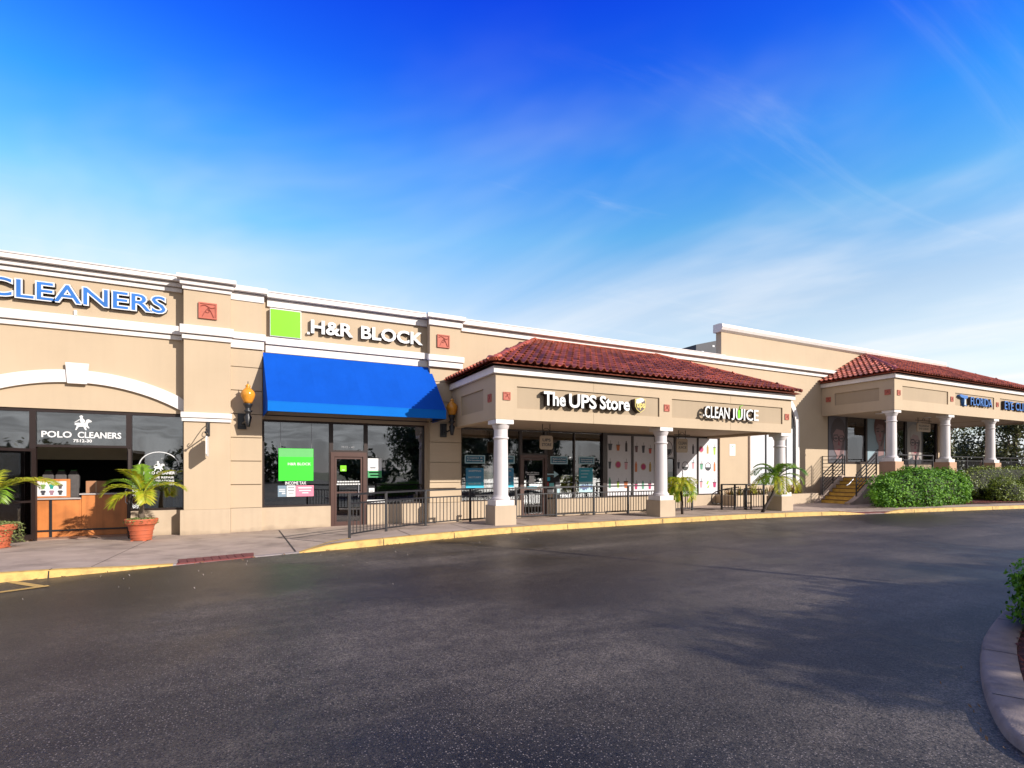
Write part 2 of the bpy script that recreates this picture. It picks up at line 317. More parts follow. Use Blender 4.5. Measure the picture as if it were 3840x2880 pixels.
_gc = {}
def glyph(txt, depth, bold):
    key = (txt, depth, bold)
    if key not in _gc:
        cu = bpy.data.curves.new('g', 'FONT'); cu.body = txt; cu.size = 1; cu.extrude = depth; cu.offset = bold; cu.resolution_u = 3
        ob = bpy.data.objects.new('g', cu); me = bpy.data.meshes.new_from_object(ob)
        vs = [tuple(v.co) for v in me.vertices]; fs = [tuple(p.vertices) for p in me.polygons]
        bpy.data.objects.remove(ob); bpy.data.meshes.remove(me); bpy.data.curves.remove(cu)
        _gc[key] = (vs, fs)
    return _gc[key]
def text_mb(txt, x0, x1, z0, z1, y, depth=0.0, bold=0.0):
    """whole string as one flat or extruded mesh in the facade plane; front at y-depth"""
    vs, fs = glyph(txt, 1.0 if depth else 0, bold)
    if not vs: return MB()
    ax = min(v[0] for v in vs); bx = max(v[0] for v in vs); ay = min(v[1] for v in vs); by = max(v[1] for v in vs)
    sx = (x1-x0)/(bx-ax); sz = (z1-z0)/(by-ay)
    return MB().add([(x0+(v[0]-ax)*sx, y-(v[2]+1)/2*depth if depth else y, z0+(v[1]-ay)*sz) for v in vs], fs)
def letters(txt, x0, x1, z0, z1, y, depth, bold, face, side, parent, rim=0.0, rimmat=None, flatpart=True):
    """one part per letter: body (side material), face (front sheet) a sub-part"""
    vs, fs = glyph(txt, 0, bold)
    ax = min(v[0] for v in vs); bx = max(v[0] for v in vs); ay = min(v[1] for v in vs); by = max(v[1] for v in vs)
    sx = (x1-x0)/(bx-ax); sz = (z1-z0)/(by-ay)
    for i, ch in enumerate(txt):
        if ch == ' ': continue
        pv, _ = glyph(txt[:i+1], 0, bold); pmax = max(v[0] for v in pv)
        cv, cf = glyph(ch, 1.0, bold+rim); omax = max(v[0] for v in glyph(ch, 0, bold)[0]); dx = pmax-omax
        body = MB().add([(x0+(v[0]+dx-ax)*sx, y-(v[2]+1)/2*depth, z0+(v[1]-ay)*sz) for v in cv], cf).build('letter', side, parent)
        if rim:
            rv, rf = glyph(ch, 0, bold+rim)
            MB().add([(x0+(v[0]+dx-ax)*sx, y-depth-.004, z0+(v[1]-ay)*sz) for v in rv], rf).build('letter_rim', rimmat, body)
        gv, gf = glyph(ch, 0, bold)
        MB().add([(x0+(v[0]+dx-ax)*sx, y-depth-.008, z0+(v[1]-ay)*sz) for v in gv], gf).build('letter_face', face, body)

# ------------------------------------------------------------------ ground, road, pavement
structure(B(-600, 600, -600, 600, -.6, -.15).build('ground', GRND))
curb = [(-30,-10.5),(-14,-8.6),(-7,-7.3),(-3.3,-6.6),(-2.1,-6.34),(-1.2,-6.1),(.05,-5.78),(.8,-5.62),(2.2,-5.36),(3.6,-4.98),(5.2,-4.62),(6.9,-4.42),(10.4,-4.32),(15.2,-4.42),(18,-4.72),(20,-5.02),(21.4,-5.22),(25,-5.72),(29.8,-6.42),(36,-7.4),(46,-9.2),(70,-14)]
def curb_y(x):
    for (a, ya), (b, yb) in zip(curb, curb[1:]):
        if a <= x <= b: return ya+(yb-ya)*(x-a)/(b-a)
    return curb[-1][1]
ma = MB()
for (a, ya), (b, yb) in zip(curb, curb[1:]): ma.poly([(a,-90,.05),(b,-90,.05),(b,yb,.05),(a,ya,.05)])
structure(ma.build('road', ASPH))
def lerp(a, b, t): return a+(b-a)*t
def interp(tab, x):
    if x <= tab[0][0]: return tab[0][1]
    for (a, va), (b, vb) in zip(tab, tab[1:]):
        if a <= x <= b: return lerp(va, vb, (x-a)/(b-a))
    return tab[-1][1]
ztop = [(-30,.18),(-3,.18),(-1.35,.062),(.1,.06),(.88,.06),(1.5,.17),(2.2,.19),(18,.19),(19.6,.16),(20.6,.07),(21.6,.07),(22.6,.18),(70,.18)]
railline = [(.86,-5.45),(1.96,-4.72),(2.97,-3.86),(4.22,-3.05),(5.73,-2.52),(8.8,-2.28),(11.8,-2.18),(14.8,-2.2),(16.4,-2.45)]
xs = sorted(set([-30,-20,-14,-10,-7,-5,-4,-3.3,-2.7,-2.1,-1.6,-1.2,-.6,.05,.5,.8,.86,1.1,1.5,1.96,2.2,2.5,2.97,3.6,4.22,5.2,5.73,6.9,8.8,10.4,11.8,13,14.8,15.2,16.4,18,19,20,20.6,21.4,22,23,25,27,29.8,33,36,41,46,70]))
def yb_(x): return curb_y(x)+.15
zwall = [(-30,0),(-6,-.06),(0,-.04),(2,-.02),(15,0),(17,.17),(70,.19)]
mp_ = MB(); mo = MB(); mr_ = MB()
for a, b in zip(xs, xs[1:]):
    za, zb = interp(ztop, a), interp(ztop, b)
    if a >= .86 and b <= 16.4:
        ra, rb = interp(railline, a), interp(railline, b); wa, wb = interp(zwall, a), interp(zwall, b)
        mo.poly([(a,yb_(a),za),(b,yb_(b),zb),(b,rb,interp(ztop, b)),(a,ra,interp(ztop, a))])
        ia, ib = lerp(.055, wa, min(1, (a-.86)/4)), lerp(.055, wb, min(1, (b-.86)/4))
        mo.poly([(a,ra,za),(b,rb,zb),(b,rb,ib-.02),(a,ra,ia-.02)][::-1])
        mr_.poly([(a,ra,ia),(b,rb,ib),(b,.1,wb),(a,.1,wa)])
    else:
        wa, wb = interp(zwall, a), interp(zwall, b); N_ = 6
        for k in range(N_):
            t0, t1 = k/N_, (k+1)/N_
            mp_.poly([(a,lerp(yb_(a),.1,t0),lerp(za,wa,t0)),(b,lerp(yb_(b),.1,t0),lerp(zb,wb,t0)),(b,lerp(yb_(b),.1,t1),lerp(zb,wb,t1)),(a,lerp(yb_(a),.1,t1),lerp(za,wa,t1))])
structure(mp_.build('pavement', CONC)); structure(mo.build('pavement', CONC)); structure(mr_.build('walkway', CONC))
# expansion joints of the pavement: narrow dark sealant strips proud by 4 mm
JOINT = flat('joint_seal', (.035, .025, .025), .9)
def groundstrip(name, pts, wd, m, dz=.004):
    mm_ = MB()
    for (a, ya, za), (b, yb2, zb) in zip(pts, pts[1:]):
        d = Vector((b-a, yb2-ya)).normalized(); nx, ny = -d.y*wd/2, d.x*wd/2
        mm_.poly([(a+nx,ya+ny,za+dz),(a-nx,ya-ny,za+dz),(b-nx,yb2-ny,zb+dz),(b+nx,yb2+ny,zb+dz)])
    return structure(mm_.build(name, m))
def pz(x, y): t = (y-yb_(x))/(.1-yb_(x)); return lerp(interp(ztop, x), interp(zwall, x), t)
def jline(x0, y0, x1, y1, n=8): return [(lerp(x0,x1,t/n), lerp(y0,y1,t/n), pz(lerp(x0,x1,t/n), lerp(y0,y1,t/n))) for t in range(n+1)]
groundstrip('pavement_joint', jline(.72, -.4, .80, -5.44), .035, JOINT)
for x in (-5.4, -2.2):
    groundstrip('pavement_joint', jline(x, -.5, x-.1, curb_y(x)+.2), .012, JOINT)
groundstrip('pavement_joint', jline(-9, -2.9, -2.2, -2.9), .012, JOINT)
def rl(x): return interp(railline, x)
for x in (3.3, 5.0, 6.75, 8.4, 10.05, 11.6, 13.4, 15.0):
    groundstrip('pavement_joint', [(x, curb_y(x)+.19, interp(ztop, x)), (x, rl(x)-.03, interp(ztop, x))], .014, JOINT)
for x in (17.4, 19.2, 22.2, 23.6): groundstrip('pavement_joint', jline(x, curb_y(x)+.2, x, -1.3), .014, JOINT)
for x in (26, 28.5, 31, 34): groundstrip('pavement_joint', [(x, curb_y(x)+.2, interp(ztop, x)), (x, curb_y(x)+1.22, pz(x, curb_y(x)+1.22))], .014, JOINT)
# kerbs
def kerb(x0, x1, m, wd=.15, zlow=.03):
    k = MB(); st = [x for x in [x0+(x1-x0)*i/40 for i in range(41)]]
    for a, b in zip(st, st[1:]):
        za, zb = interp(ztop, a)+.004, interp(ztop, b)+.004; ya, yb2 = curb_y(a), curb_y(b)
        k.poly([(a,ya,zlow),(b,yb2,zlow),(b,yb2+.02,zb-.012),(a,ya+.02,za-.012)])
        k.poly([(a,ya+.02,za-.012),(b,yb2+.02,zb-.012),(b,yb2+.035,zb),(a,ya+.035,za)])
        k.poly([(a,ya+.035,za),(b,yb2+.035,zb),(b,yb2+wd,zb),(a,ya+wd,za)])
    return structure(k.build('kerb', m))
kerb(-30, -1.2, YEL, .17); kerb(-1.2, .86, CONC2); kerb(.86, 20.6, YEL, .17); kerb(20.6, 21.6, CONC2); kerb(21.6, 70, YEL, .17)
for x in [-6.4,-4.6,-2.75,2.6,4.4,6.1,7.9,9.6,11.4,13.2,15,16.8,18.5,23.2,25.4,27.8,30.4,33.2]:
    zt_ = interp(ztop, x)+.006; y_ = curb_y(x)
    structure(MB().poly([(x-.007,y_+.03,zt_),(x+.007,y_+.03,zt_),(x+.007,y_+.17,zt_),(x-.007,y_+.17,zt_)]).poly([(x-.009,y_-.003,.05),(x+.009,y_-.003,.05),(x+.009,y_+.018,zt_-.014),(x-.009,y_+.018,zt_-.014)]).build('kerb_joint', JOINT))
# painted inner edge of the raised pavement, from the kerb start to the first rail post
k = MB()
for a, b in zip([.86+.11*i for i in range(11)], [.86+.11*i for i in range(1, 11)]):
    za, zb = interp(ztop, a)+.004, interp(ztop, b)+.004; ra, rb = interp(railline, a), interp(railline, b)
    k.poly([(a,ra-.10,za),(b,rb-.10,zb),(b,rb+.01,zb),(a,ra+.01,za)]); k.poly([(a,ra+.01,za),(b,rb+.01,zb),(b,rb+.014,.03),(a,ra+.014,.03)])
structure(k.build('kerb', YEL))
# red tactile pads
def pad(x0, x1, name='tactile_paving'):
    o = MB(); n = 8
    for i in range(n):
        a, b = lerp(x0,x1,i/n), lerp(x0,x1,(i+1)/n)
        y0a, y0b = curb_y(a)+.03, curb_y(b)+.03; za, zb = interp(ztop,a)+.006, interp(ztop,b)+.006
        o.poly([(a,y0a,za),(b,y0b,zb),(b,y0b+.52,zb),(a,y0a+.52,za)]); o.poly([(a,y0a-.02,.04),(b,y0b-.02,.04),(b,y0b,zb),(a,y0a,za)])
    ob = structure(o.build(name, REDM))
    me = B(-.055,.055,-.24,.24,0,.006).mesh('brick', REDM)
    nb = int((x1-x0)/.125)
    for i in range(nb):
        x = x0+.0625+i*.125
        b = inst('brick', me, (x, curb_y(x)+.29, interp(ztop,x)+.007), (0,0,R(8)), ob)
pad(-1.15, .05); pad(19.5, 21.9)
# painted corner mark on the road, far left
groundstrip('road_marking', [(-3.12,-6.62,.05),(-2.62,-7.22,.05)], .11, YEL); groundstrip('road_marking', [(-2.55,-7.2,.05),(-3.6,-7.72,.05),(-5.4,-8.5,.05)], .11, YEL, .008)

# ------------------------------------------------------------------ the building
BLD = thing('shopping_plaza_building', 'long beige stucco row of shops with white cornices behind the pavement', 'building')
def P(mb, name, m, **k): return mb.build(name, m, BLD, **k)
ZC = 6.43
# wall sections (fronts at y=0)
def wall(x0, x1, z0, z1, y0=0.0, y1=.25, m=STUC): return P(B(x0,x1,y0,y1,z0,z1), 'wall', m)
wall(-14, -1.6, 3.22, 6.84); wall(-14, -7.3, -.2, 3.22); wall(-7.3, -6.2, -.2, 3.22, -.35); wall(-2.86, -1.6, -.2, .62, -.02, .2, STUCP); wall(-6.2, -4.86, -.2, .62, -.02, .2, STUCP)
P(B(-6.4,-4.86,-.04,-.02,-.2,.1), 'wall_base', STUCP)
wall(-1.6, .29, -.2, 6.80, -.15, .25)
wall(.29, 5.2, 3.17, 6.76); wall(.29, 2.17, -.2, .61, -.06, .2, STUCP); wall(3.26, 5.2, -.2, .61, -.02, .2, STUCP); wall(5.14, 5.2, .61, 3.17)
wall(5.2, 6.26, -.2, 6.72)
wall(6.26, 18.86, 3.17, 6.72); wall(6.26, 8.70, -.2, .62, -.03, .2, STUCP); wall(9.82, 18.86, -.2, .62, -.03, .2, STUCP); wall(6.26, 6.42, .62, 3.17); wall(18.72, 18.86, .62, 3.17)
wall(18.86, 26.4, -.2, 6.72); wall(26.4, 37.3, -.2, 2.03, .0, .25); wall(26.4, 37.3, 4.62, 6.72); wall(37.05, 37.3, 2.03, 4.62)
P(B(37.05,37.3,.25,24,-.2,7.0), 'side_wall', STUC); P(B(-14,37.3,24,24.3,-.2,6.6), 'rear_wall', STUC)
tw = P(B(18.8,37.5,.0,.3,6.72,7.93), 'parapet_wall', STUC)
pr_ = [(-.02,7.88),(-.14,7.95),(-.2,8.06),(-.16,8.2),(-.02,8.24),(.34,8.24),(.34,7.88)]
cp = MB(); n = len(pr_)
cp.add([(18.66,y,z) for y,z in pr_]+[(37.6,y,z) for y,z in pr_], [tuple(range(n)), tuple(range(2*n-1,n-1,-1))]+[(i,i+n,(i+1)%n+n,(i+1)%n) for i in range(n)])
P(cp, 'parapet_coping', TRIM)
P(B(-14,37.05,.25,24,6.0,6.12), 'roof', ROOFM)
# plinths at the piers
P(B(-1.68,-.50,-.42,-.15,-.2,.63), 'pier_base', STUCP, bevel=.01); P(B(-.50,.285,-.27,-.15,-.2,.63), 'pier_base', STUCP, bevel=.01)
P(B(5.13,6.28,-.42,.0,-.2,.63), 'pier_base', STUCP, bevel=.01)
# smooth pier left of the tax office
P(B(-1.6,-.5,-.36,-.15,.63,5.2), 'pilaster', STUC, bevel=.008); P(B(-1.6,-.5,-.36,-.15,5.2,6.8), 'pilaster', STUC)
g = P(B(-1.66,-.46,-.46,-.36,3.10,3.24).box(-1.64,-.48,-.42,-.36,3.0,3.09), 'cap_band', TRIM, bevel=.006)
# coursed strip and pier 2
pl = P(B(-.5,.285,-.18,-.15,.63,5.1), 'pilaster', STUC)
cme = B(0,.785,-.05,0,.012,.648).mesh('stucco_course', STUC)
for k in range(7):
    o = inst('stucco_course', cme, (-.5,-.18,.63+.66*k), parent=pl)
    if k == 6: o.scale = (1,1,.75)
pl2 = P(B(5.2,6.26,-.30,0,.63,6.7), 'pilaster', STUC)
cme2 = B(0,1.06,-.05,0,.012,.648).mesh('stucco_course', STUC)
for k in range(7):
    o = inst('stucco_course', cme2, (5.2,-.30,.63+.66*k), parent=pl2)
    if k == 6: o.scale = (1,1,.62)
P(B(5.2,6.26,-.35,-.30,5.1,6.7), 'pilaster', STUC)
P(B(5.17,6.12,-.43,-.352,1.12,1.22), 'cap_band', STUC)

# cornices and string courses
def trim(name, x0, x1, y, steps, m=TRIM):
    mb = MB()
    for z0, z1, p in steps: mb.box(x0-(p if x0 in ENDS else 0)*.6, x1+(p if x1 in ENDS else 0)*.6, y-p, y, z0, z1)
    return P(mb, name, m, bevel=.008)
ENDS = {-1.6, -.5, .29, 5.2, 6.26}
C3 = [(6.52,6.62,.05),(6.63,6.74,.13),(6.755,6.86,.24)]
trim('cornice', -14, -1.66, 0, [(6.50,6.61,.06),(6.625,6.73,.14),(6.745,6.86,.26)])
ENDS = {-1.6, -.5}
trim('cornice', -1.6, -.5, -.36, C3)
trim('string_course', -14, -1.66, 0, [(5.21,5.33,.06),(5.345,5.57,.13)])
trim('string_course', -1.6, -.5, -.36, [(5.20,5.32,.06),(5.335,5.56,.13)])
ENDS = {.29}
trim('cornice', -.5, .29, -.18, [(6.44,6.66,.08),(6.675,6.82,.22)]); trim('string_course', -.5, .29, -.18, [(5.11,5.34,.08),(5.355,5.54,.14)])
P(B(-.5,.285,-.23,-.18,5.56,6.43), 'wall', STUC)
ENDS = set()
trim('cornice', .42, 5.2, 0, [(6.42,6.64,.08),(6.655,6.79,.22)]); trim('string_course', .38, 5.2, 0, [(5.09,5.31,.08),(5.325,5.53,.15)])
ENDS = {5.2, 6.26}
trim('cornice', 5.2, 6.26, -.35, [(6.41,6.61,.08),(6.625,6.76,.2)]); trim('string_course', 5.2, 6.26, -.35, [(5.06,5.24,.08),(5.255,5.44,.14)])
ENDS = set()
trim('cornice', 6.4, 27.6, 0, [(6.42,6.60,.08),(6.615,6.77,.24)])
# metal drip edge strips on the cornice tops
P(B(-14,-1.7,-.28,.25,6.862,6.90).box(.44,5.1,-.24,.25,6.792,6.825).box(6.5,18.79,-.26,.25,6.772,6.80), 'cornice_flashing', mat('flashing', (.72,.66,.66), .5))

# arch over the dry cleaner windows (centre x=-3.9)
def arc(cx, cz, r, a0, a1, n): return [(cx+r*math.cos(lerp(a0,a1,i/n)), cz+r*math.sin(lerp(a0,a1,i/n))) for i in range(n+1)]
def arch(cx, cz, ri, ro, a0, a1, y0, y1, n=28, xmax=None):
    mb = MB(); pi_, po = arc(cx,cz,ri,a0,a1,n), arc(cx,cz,ro,a0,a1,n)
    if xmax is not None:
        def cl_(p): return (min(max(p[0], 2*cx-xmax), xmax), p[1])
        pi_ = [cl_(p) for p in pi_]; po = [cl_(p) for p in po]
    for i in range(n):
        q = [pi_[i], po[i], po[i+1], pi_[i+1]]
        mb.add([(x,y0,z) for x,z in q]+[(x,y1,z) for x,z in q], [(3,2,1,0),(4,5,6,7),(0,4,7,3),(1,2,6,5)])
        if i == 0: mb.add([(x,y,z) for x,z in (q[0],q[1]) for y in (y0,y1)], [(0,1,3,2)])
    return mb
a_ = math.acos(2.3/4.39); 
at = P(arch(-3.9, -.49, 4.39, 4.70, math.asin(3.74/4.39)-.06, math.pi-math.asin(3.74/4.39)+.06, -.09, 0, xmax=-1.605), 'arch_trim', TRIM)
MB().prism_y([(-4.09,3.86),(-3.70,3.86),(-3.66,4.38),(-4.13,4.38)], -.14, -.091).build('keystone', TRIM, at, bevel=.006)

# terracotta relief tiles
def medallion(x, z, s, y, parent, ax='y'):
    if ax == 'y': f = lambda u, v, d: (x+u*s, y-d*s, z+v*s)
    else: f = lambda u, v, d: (y-d*s, x-u*s, z+v*s)
    def fb(u0,u1,v0,v1,d0,d1):
        pts = [f(u,v,d) for d in (d0,d1) for v in (v0,v1) for u in (u0,u1)]
        return MB().add(pts, [(0,1,3,2),(4,6,7,5),(0,4,5,1),(1,5,7,3),(3,7,6,2),(2,6,4,0)])
    b = fb(-.5,.5,-.5,.5,-.02,.08)
    for u0,u1,v0,v1 in ((-.5,.5,.42,.5),(-.5,.5,-.5,-.42),(-.5,-.42,-.42,.42),(.42,.5,-.42,.42)):
        q = fb(u0,u1,v0,v1,.08,.13); b.add(q.v, q.f)
    o = b.build('relief_tile', MEDAL, parent)
    m = MB()
    m.tube([f(.10*math.cos(t)-.02,.10*math.sin(t)-.02,.09) for t in [i*math.pi/4 for i in range(9)]], .03*s, 5)
    m.tube([f(-.38+.1*i, .26+.08*math.sin(i*.8), .09) for i in range(9)], .03*s, 5)
    m.tube([f(0+.05*i, .2-.04*i-.008*i*i, .09) for i in range(8)], .03*s, 5); m.tube([f(0-.05*i, .15-.05*i-.006*i*i, .09) for i in range(7)], .022*s, 5)
    m.build('relief', mat('terracotta_relief_dark', (.30,.06,.04), .7), o)
medallion(-1.04, 6.0, .43, -.36, BLD); medallion(5.65, 5.92, .42, -.35, BLD)

# windows
def window(x0, x1, z0, z1, y, divs, fm=FRAME, gm=GLASS, fw=.06, bars=(), depth=.12, gy=.05, paned=True, top=True):
    """one frame mesh with a pane object in every light; divs: inner x of mullions; bars: (x0,x1,z)"""
    mb = B(x0,x0+fw,y,y+depth,z0,z1).box(x1-fw,x1,y,y+depth,z0,z1).box(x0+fw,x1-fw,y,y+depth,z1-fw,z1).box(x0+fw,x1-fw,y,y+depth,z0,z0+fw)
    ed = [x0+fw/2]+list(divs)+[x1-fw/2]
    for d in divs: mb.box(d-fw/2,d+fw/2,y-.004,y+depth,z0+.001,z1-.001)
    for a,b,z in bars: mb.box(a,b,y+.002,y+depth-.01,z-fw/2,z+fw/2)
    o = P(mb, 'window', fm)
    if paned:
        for a,b in zip(ed, ed[1:]):
            zz = sorted([z0+fw/2, z1-fw/2]+[z for (p,q,z) in bars if p < (a+b)/2 < q])
            for c,d in zip(zz, zz[1:]): B(a+fw/2,b-fw/2,y+gy,y+gy+.01,c+fw/2-.01,d-fw/2+.01).build('pane', gm, o)
    return o
# dry cleaner
window(-6.2, -4.80, .62, 3.20, .03, [-5.5]); 
window(-4.80, -2.86, 2.27, 3.20, .03, []); window(-2.86, -1.6, .62, 3.20, .03, [])
P(B(-4.80,-4.74,.03,.15,-.08,2.27).box(-2.90,-2.84,.03,.15,-.08,2.27), 'door_jamb', FRAME)
def door(hx, hy, ang, L, z0, z1, fm, name='door', gm=GLASS, kick=.28, mid=.9, bw=.07, flip=1, label=None):
    """leaf hinged at (hx,hy) turned by ang degrees from +X"""
    c_, s_ = math.cos(R(ang)), math.sin(R(ang))
    def tb(u0,u1,z0_,z1_,t=.025):
        pts = []
        for z in (z0_,z1_):
            for u,v in ((u0,-t),(u1,-t),(u1,t),(u0,t)): pts.append((hx+u*c_-v*s_, hy+u*s_+v*c_, z))
        return (pts, [(0,3,2,1),(4,5,6,7),(0,1,5,4),(1,2,6,5),(2,3,7,6),(3,0,4,7)])
    m = MB()
    for a in ((0,bw,z0,z1),(L-bw,L,z0,z1),(bw,L-bw,z1-bw,z1),(bw,L-bw,z0,z0+kick),(bw,L-bw,mid,mid+.05)): m.add(*tb(*a))
    o = P(m, name, fm, label=label)
    MB().add(*tb(bw,L-bw,z0+kick,mid,.006)).build('pane', gm, o); MB().add(*tb(bw,L-bw,mid+.05,z1-bw,.006)).build('pane', gm, o)
    q = MB(); q.tube([(hx+(L-.13)*c_+s_*d, hy+(L-.13)*s_-c_*d, z) for d,z in ((.03,.85),(.07,.9),(.07,1.2),(.03,1.25))], .012, 6)
    q.build('handle', SILV, o)
    return o
door(-4.77, .02, 236, .93, 0.0, 2.22, FRAME, kick=.12, label='bronze framed glass door standing open over the pavement')
door(-2.87, .02, 281, .93, 0.0, 2.22, FRAME, kick=.12)
# tax office
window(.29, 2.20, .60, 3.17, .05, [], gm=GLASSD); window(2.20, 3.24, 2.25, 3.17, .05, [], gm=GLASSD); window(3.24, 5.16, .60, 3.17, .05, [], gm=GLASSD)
P(B(2.18,2.29,.02,.17,-.05,2.25).box(3.15,3.26,.02,.17,-.05,2.25).box(2.29,3.15,.02,.17,2.11,2.25), 'door_frame', FRAME2)
door(2.30, .08, 0, .84, -.03, 2.10, FRAME2, gm=GLASSD, kick=.14, mid=.98, bw=.06)
# shipping shop and juice bar
window(6.40, 8.74, .60, 3.17, .05, [7.72]); window(8.74, 9.78, 2.25, 3.17, .05, []); window(9.78, 12.50, .60, 3.17, .05, [11.04])
P(B(8.70,8.80,.02,.17,-.05,2.25).box(9.72,9.82,.02,.17,-.05,2.25).box(8.80,9.72,.02,.17,2.13,2.25), 'door_frame', FRAME2)
door(8.81, .08, 0, .90, -.03, 2.12, FRAME2, kick=.14, mid=.98, bw=.06)
window(12.50, 15.10, .60, 3.17, .05, [13.85], fw=.09); window(15.10, 16.14, .0, 3.17, .05, [], gm=GLASSD, bars=[(15.1,16.14,2.2)]); window(16.14, 18.74, .60, 3.17, .05, [17.45], fw=.07)
P(B(12.33,12.50,-.01,.2,.60,3.17), 'window_post', FRAME)
# arched window right of the first canopy
P(B(20.82,23.78,-.012,-.004,1.0,3.8).build and B(20.82,23.78,-.012,-.002,1.0,3.8), 'window_sheet', mat('white_window_film', (.74,.76,.80), .35))
P(MB().prism_y([(22.3+1.48*math.cos(t), 3.8+1.48*math.sin(t)) for t in [math.pi*i/20 for i in range(21)]], -.012, -.002), 'window_sheet', DARK)
P(B(20.76,20.82,-.05,0,1.0,3.8).box(21.66,21.73,-.05,-.013,1.0,3.8).box(22.34,22.44,-.05,-.013,1.0,3.8).box(23.66,23.78,-.05,-.013,1.0,3.8).box(20.82,23.66,-.048,-.013,3.74,3.8), 'window_frame', BLACK)
P(arch(22.3, 3.8, 1.48, 1.74, 0, math.pi, -.1, 0, 24), 'arch_trim', TRIM); P(B(23.78,24.04,-.1,0,1.0,3.8).box(20.56,20.76,-.1,0,1.0,3.8), 'window_surround', TRIM)
# eye clinic
window(26.42, 37.05, 2.03, 4.62, .05, [28.1, 29.85, 31.68, 33.65, 35.4], fw=.13)

# interiors
P(B(-13.8,37.0,9,9.2,-.1,6.0), 'interior_wall', INTW); P(B(-13.8,37.0,.25,9,-.12,-.05), 'interior_floor', INTF); P(B(-13.8,26.0,.25,9,3.28,3.4), 'interior_ceiling', INTC); P(B(26.0,37.0,.25,9,4.7,4.8).box(26.2,37.0,.25,9,1.2,1.37), 'interior_ceiling', INTC)
for x in (-13.8, -1.2, 5.5, 12.4, 18.9, 26.1): P(B(x,x+.12,.26,9,-.05,6.0), 'partition_wall', INTW)
P(B(.35,5.4,1.9,2.0,-.05,3.28), 'partition_wall', DARK, label='near-black sheet standing in for the dim depth of the tax office')  # sheet coloured near-black so the office depth reads as dim
P(B(12.6,18.8,1.2,1.3,-.05,3.28), 'partition_wall', DARK)  # same near-black sheet, dimness of the juice bar put into its colour
P(B(6.3,12.3,5.0,5.1,-.05,3.28), 'partition_wall', INTW)
P(B(-6.8,-1.2,2.4,2.55,2.0,3.28), 'partition_wall', INTW); P(B(-2.6,-2.35,2.3,2.55,-.05,2.0), 'partition_wall', INTW); P(B(-6.8,-1.2,4.6,4.7,-.05,2.5), 'partition_wall', DARK)  # last one near-black: the dim rear of the shop as colour

# dry cleaner's counter and what stands on it
ct = thing('service_counter', 'orange wooden service counter seen through the open dry cleaner doors', 'counter', (-4, .9, -.05))
B(-5.9,-4.02,.82,1.5,-.05,.93).build('low_counter', WOODO, ct, bevel=.008); B(-4.02,-2.75,.80,1.5,-.05,1.04).build('tall_counter', WOODO, ct, bevel=.008)
B(-5.95,-4.03,.76,1.55,.93,.965).build('counter_top', mat('counter_top',(.5,.45,.43),.4), ct); B(-4.06,-2.7,.76,1.55,1.04,1.075).build('counter_top', mat('counter_top',(.5,.45,.43),.4), ct)
for x in (-5.6,-4.68): B(x,x+.05,.79,.819,-.05,.93).build('counter_strip', BLACK, ct)
B(-5.9,-4.02,.785,.819,.1,.14).box(-4.01,-2.75,.77,.799,.1,.14).build('kick_rail', BLACK, ct)
sb = thing('framed_price_board', 'white board of clothing pictures in an orange frame on the counter', 'sign', (-4.9,1.0,.97))
B(-5.5,-4.30,.98,1.02,.97,1.46).build('frame', WOODO, sb); B(-5.46,-4.38,.972,.979,1.01,1.40).build('board', WHITE, sb)
icon = [('shirt_print',(.25,.18,.4)),('shirt_print',(.03,.03,.05)),('shirt_print',(.7,.02,.08)),('shirt_print',(.2,.35,.08)),('shirt_print',(.02,.30,.22)),('shirt_print',(.1,.08,.09))]
for j in range(2):
    for i,(nm,c) in enumerate(icon):
        x = -5.38+i*.175; z = 1.26-j*.16; cc = c if j == 0 else (.06,.06,.07) if i%2 else (.35,.2,.25)
        MB().prism_y([(x-.03,z-.06),(x+.03,z-.06),(x+.035,z+.0),(x+.06,z+.02),(x+.04,z+.06),(x-.04,z+.06),(x-.06,z+.02),(x-.035,z+.0)], .968,.971).build(nm, flat('icon_%d_%d'%(i,j), cc), sb)
for i in range(3):
    x = -4.88+i*.27
    tb = thing('garment_bag', ('grey garment bag with green top standing leftmost behind the price board','grey garment bag with green top standing in the middle of three','grey garment bag with green top standing right of the other two')[i], 'bag', (x,1.5,.97), 'grey garment bags behind the counter')
    MB().prism_y([(x-.11,.97),(x+.11,.97),(x+.12,1.55),(x+.06,1.68),(x-.06,1.68),(x-.12,1.55)], 1.42,1.56).build('bag_body', GREYF, tb, bevel=.02)
    B(x-.06,x+.06,1.44,1.54,1.68,1.70).build('bag_trim', flat('bag_green',(.05,.30,.05)), tb)
bx = thing('cardboard_box', 'tan cardboard box on the tall end of the counter', 'box', (-3.75,1.3,1.075))
B(-4.0,-3.55,1.1,1.45,1.075,1.40).build('carton', flat('cardboard',(.42,.20,.10),.8), bx, bevel=.01); B(-3.79,-3.76,1.098,1.1,1.075,1.40).build('tape', flat('tape',(.55,.35,.2)), bx)
rk = thing('garment_rail', 'rack of wrapped clothes hanging behind the right shop window', 'clothes rack', (-2.2,1.2,-.05))
MB().tube([(-2.7,1.2,1.55),(-1.5,1.2,1.55)], .015, 6).tube([(-2.7,1.2,-.05),(-2.7,1.2,1.55)], .015, 6).tube([(-1.5,1.2,-.05),(-1.5,1.2,1.55)], .015, 6).build('rack_frame', SILV, rk)
for i in range(6):
    x = -1.98+i*.08; c = ((.08,.14,.24),(.30,.34,.40),(.12,.2,.35),(.05,.07,.12),(.35,.38,.45),(.1,.1,.12))[i]
    MB().prism_y([(x-.02,.65),(x+.05,.65),(x+.05,1.40),(x+.01,1.5),(x-.02,1.40)], 1.0,1.4).build('garment', flat('garment_%d'%i,c,.8), rk)

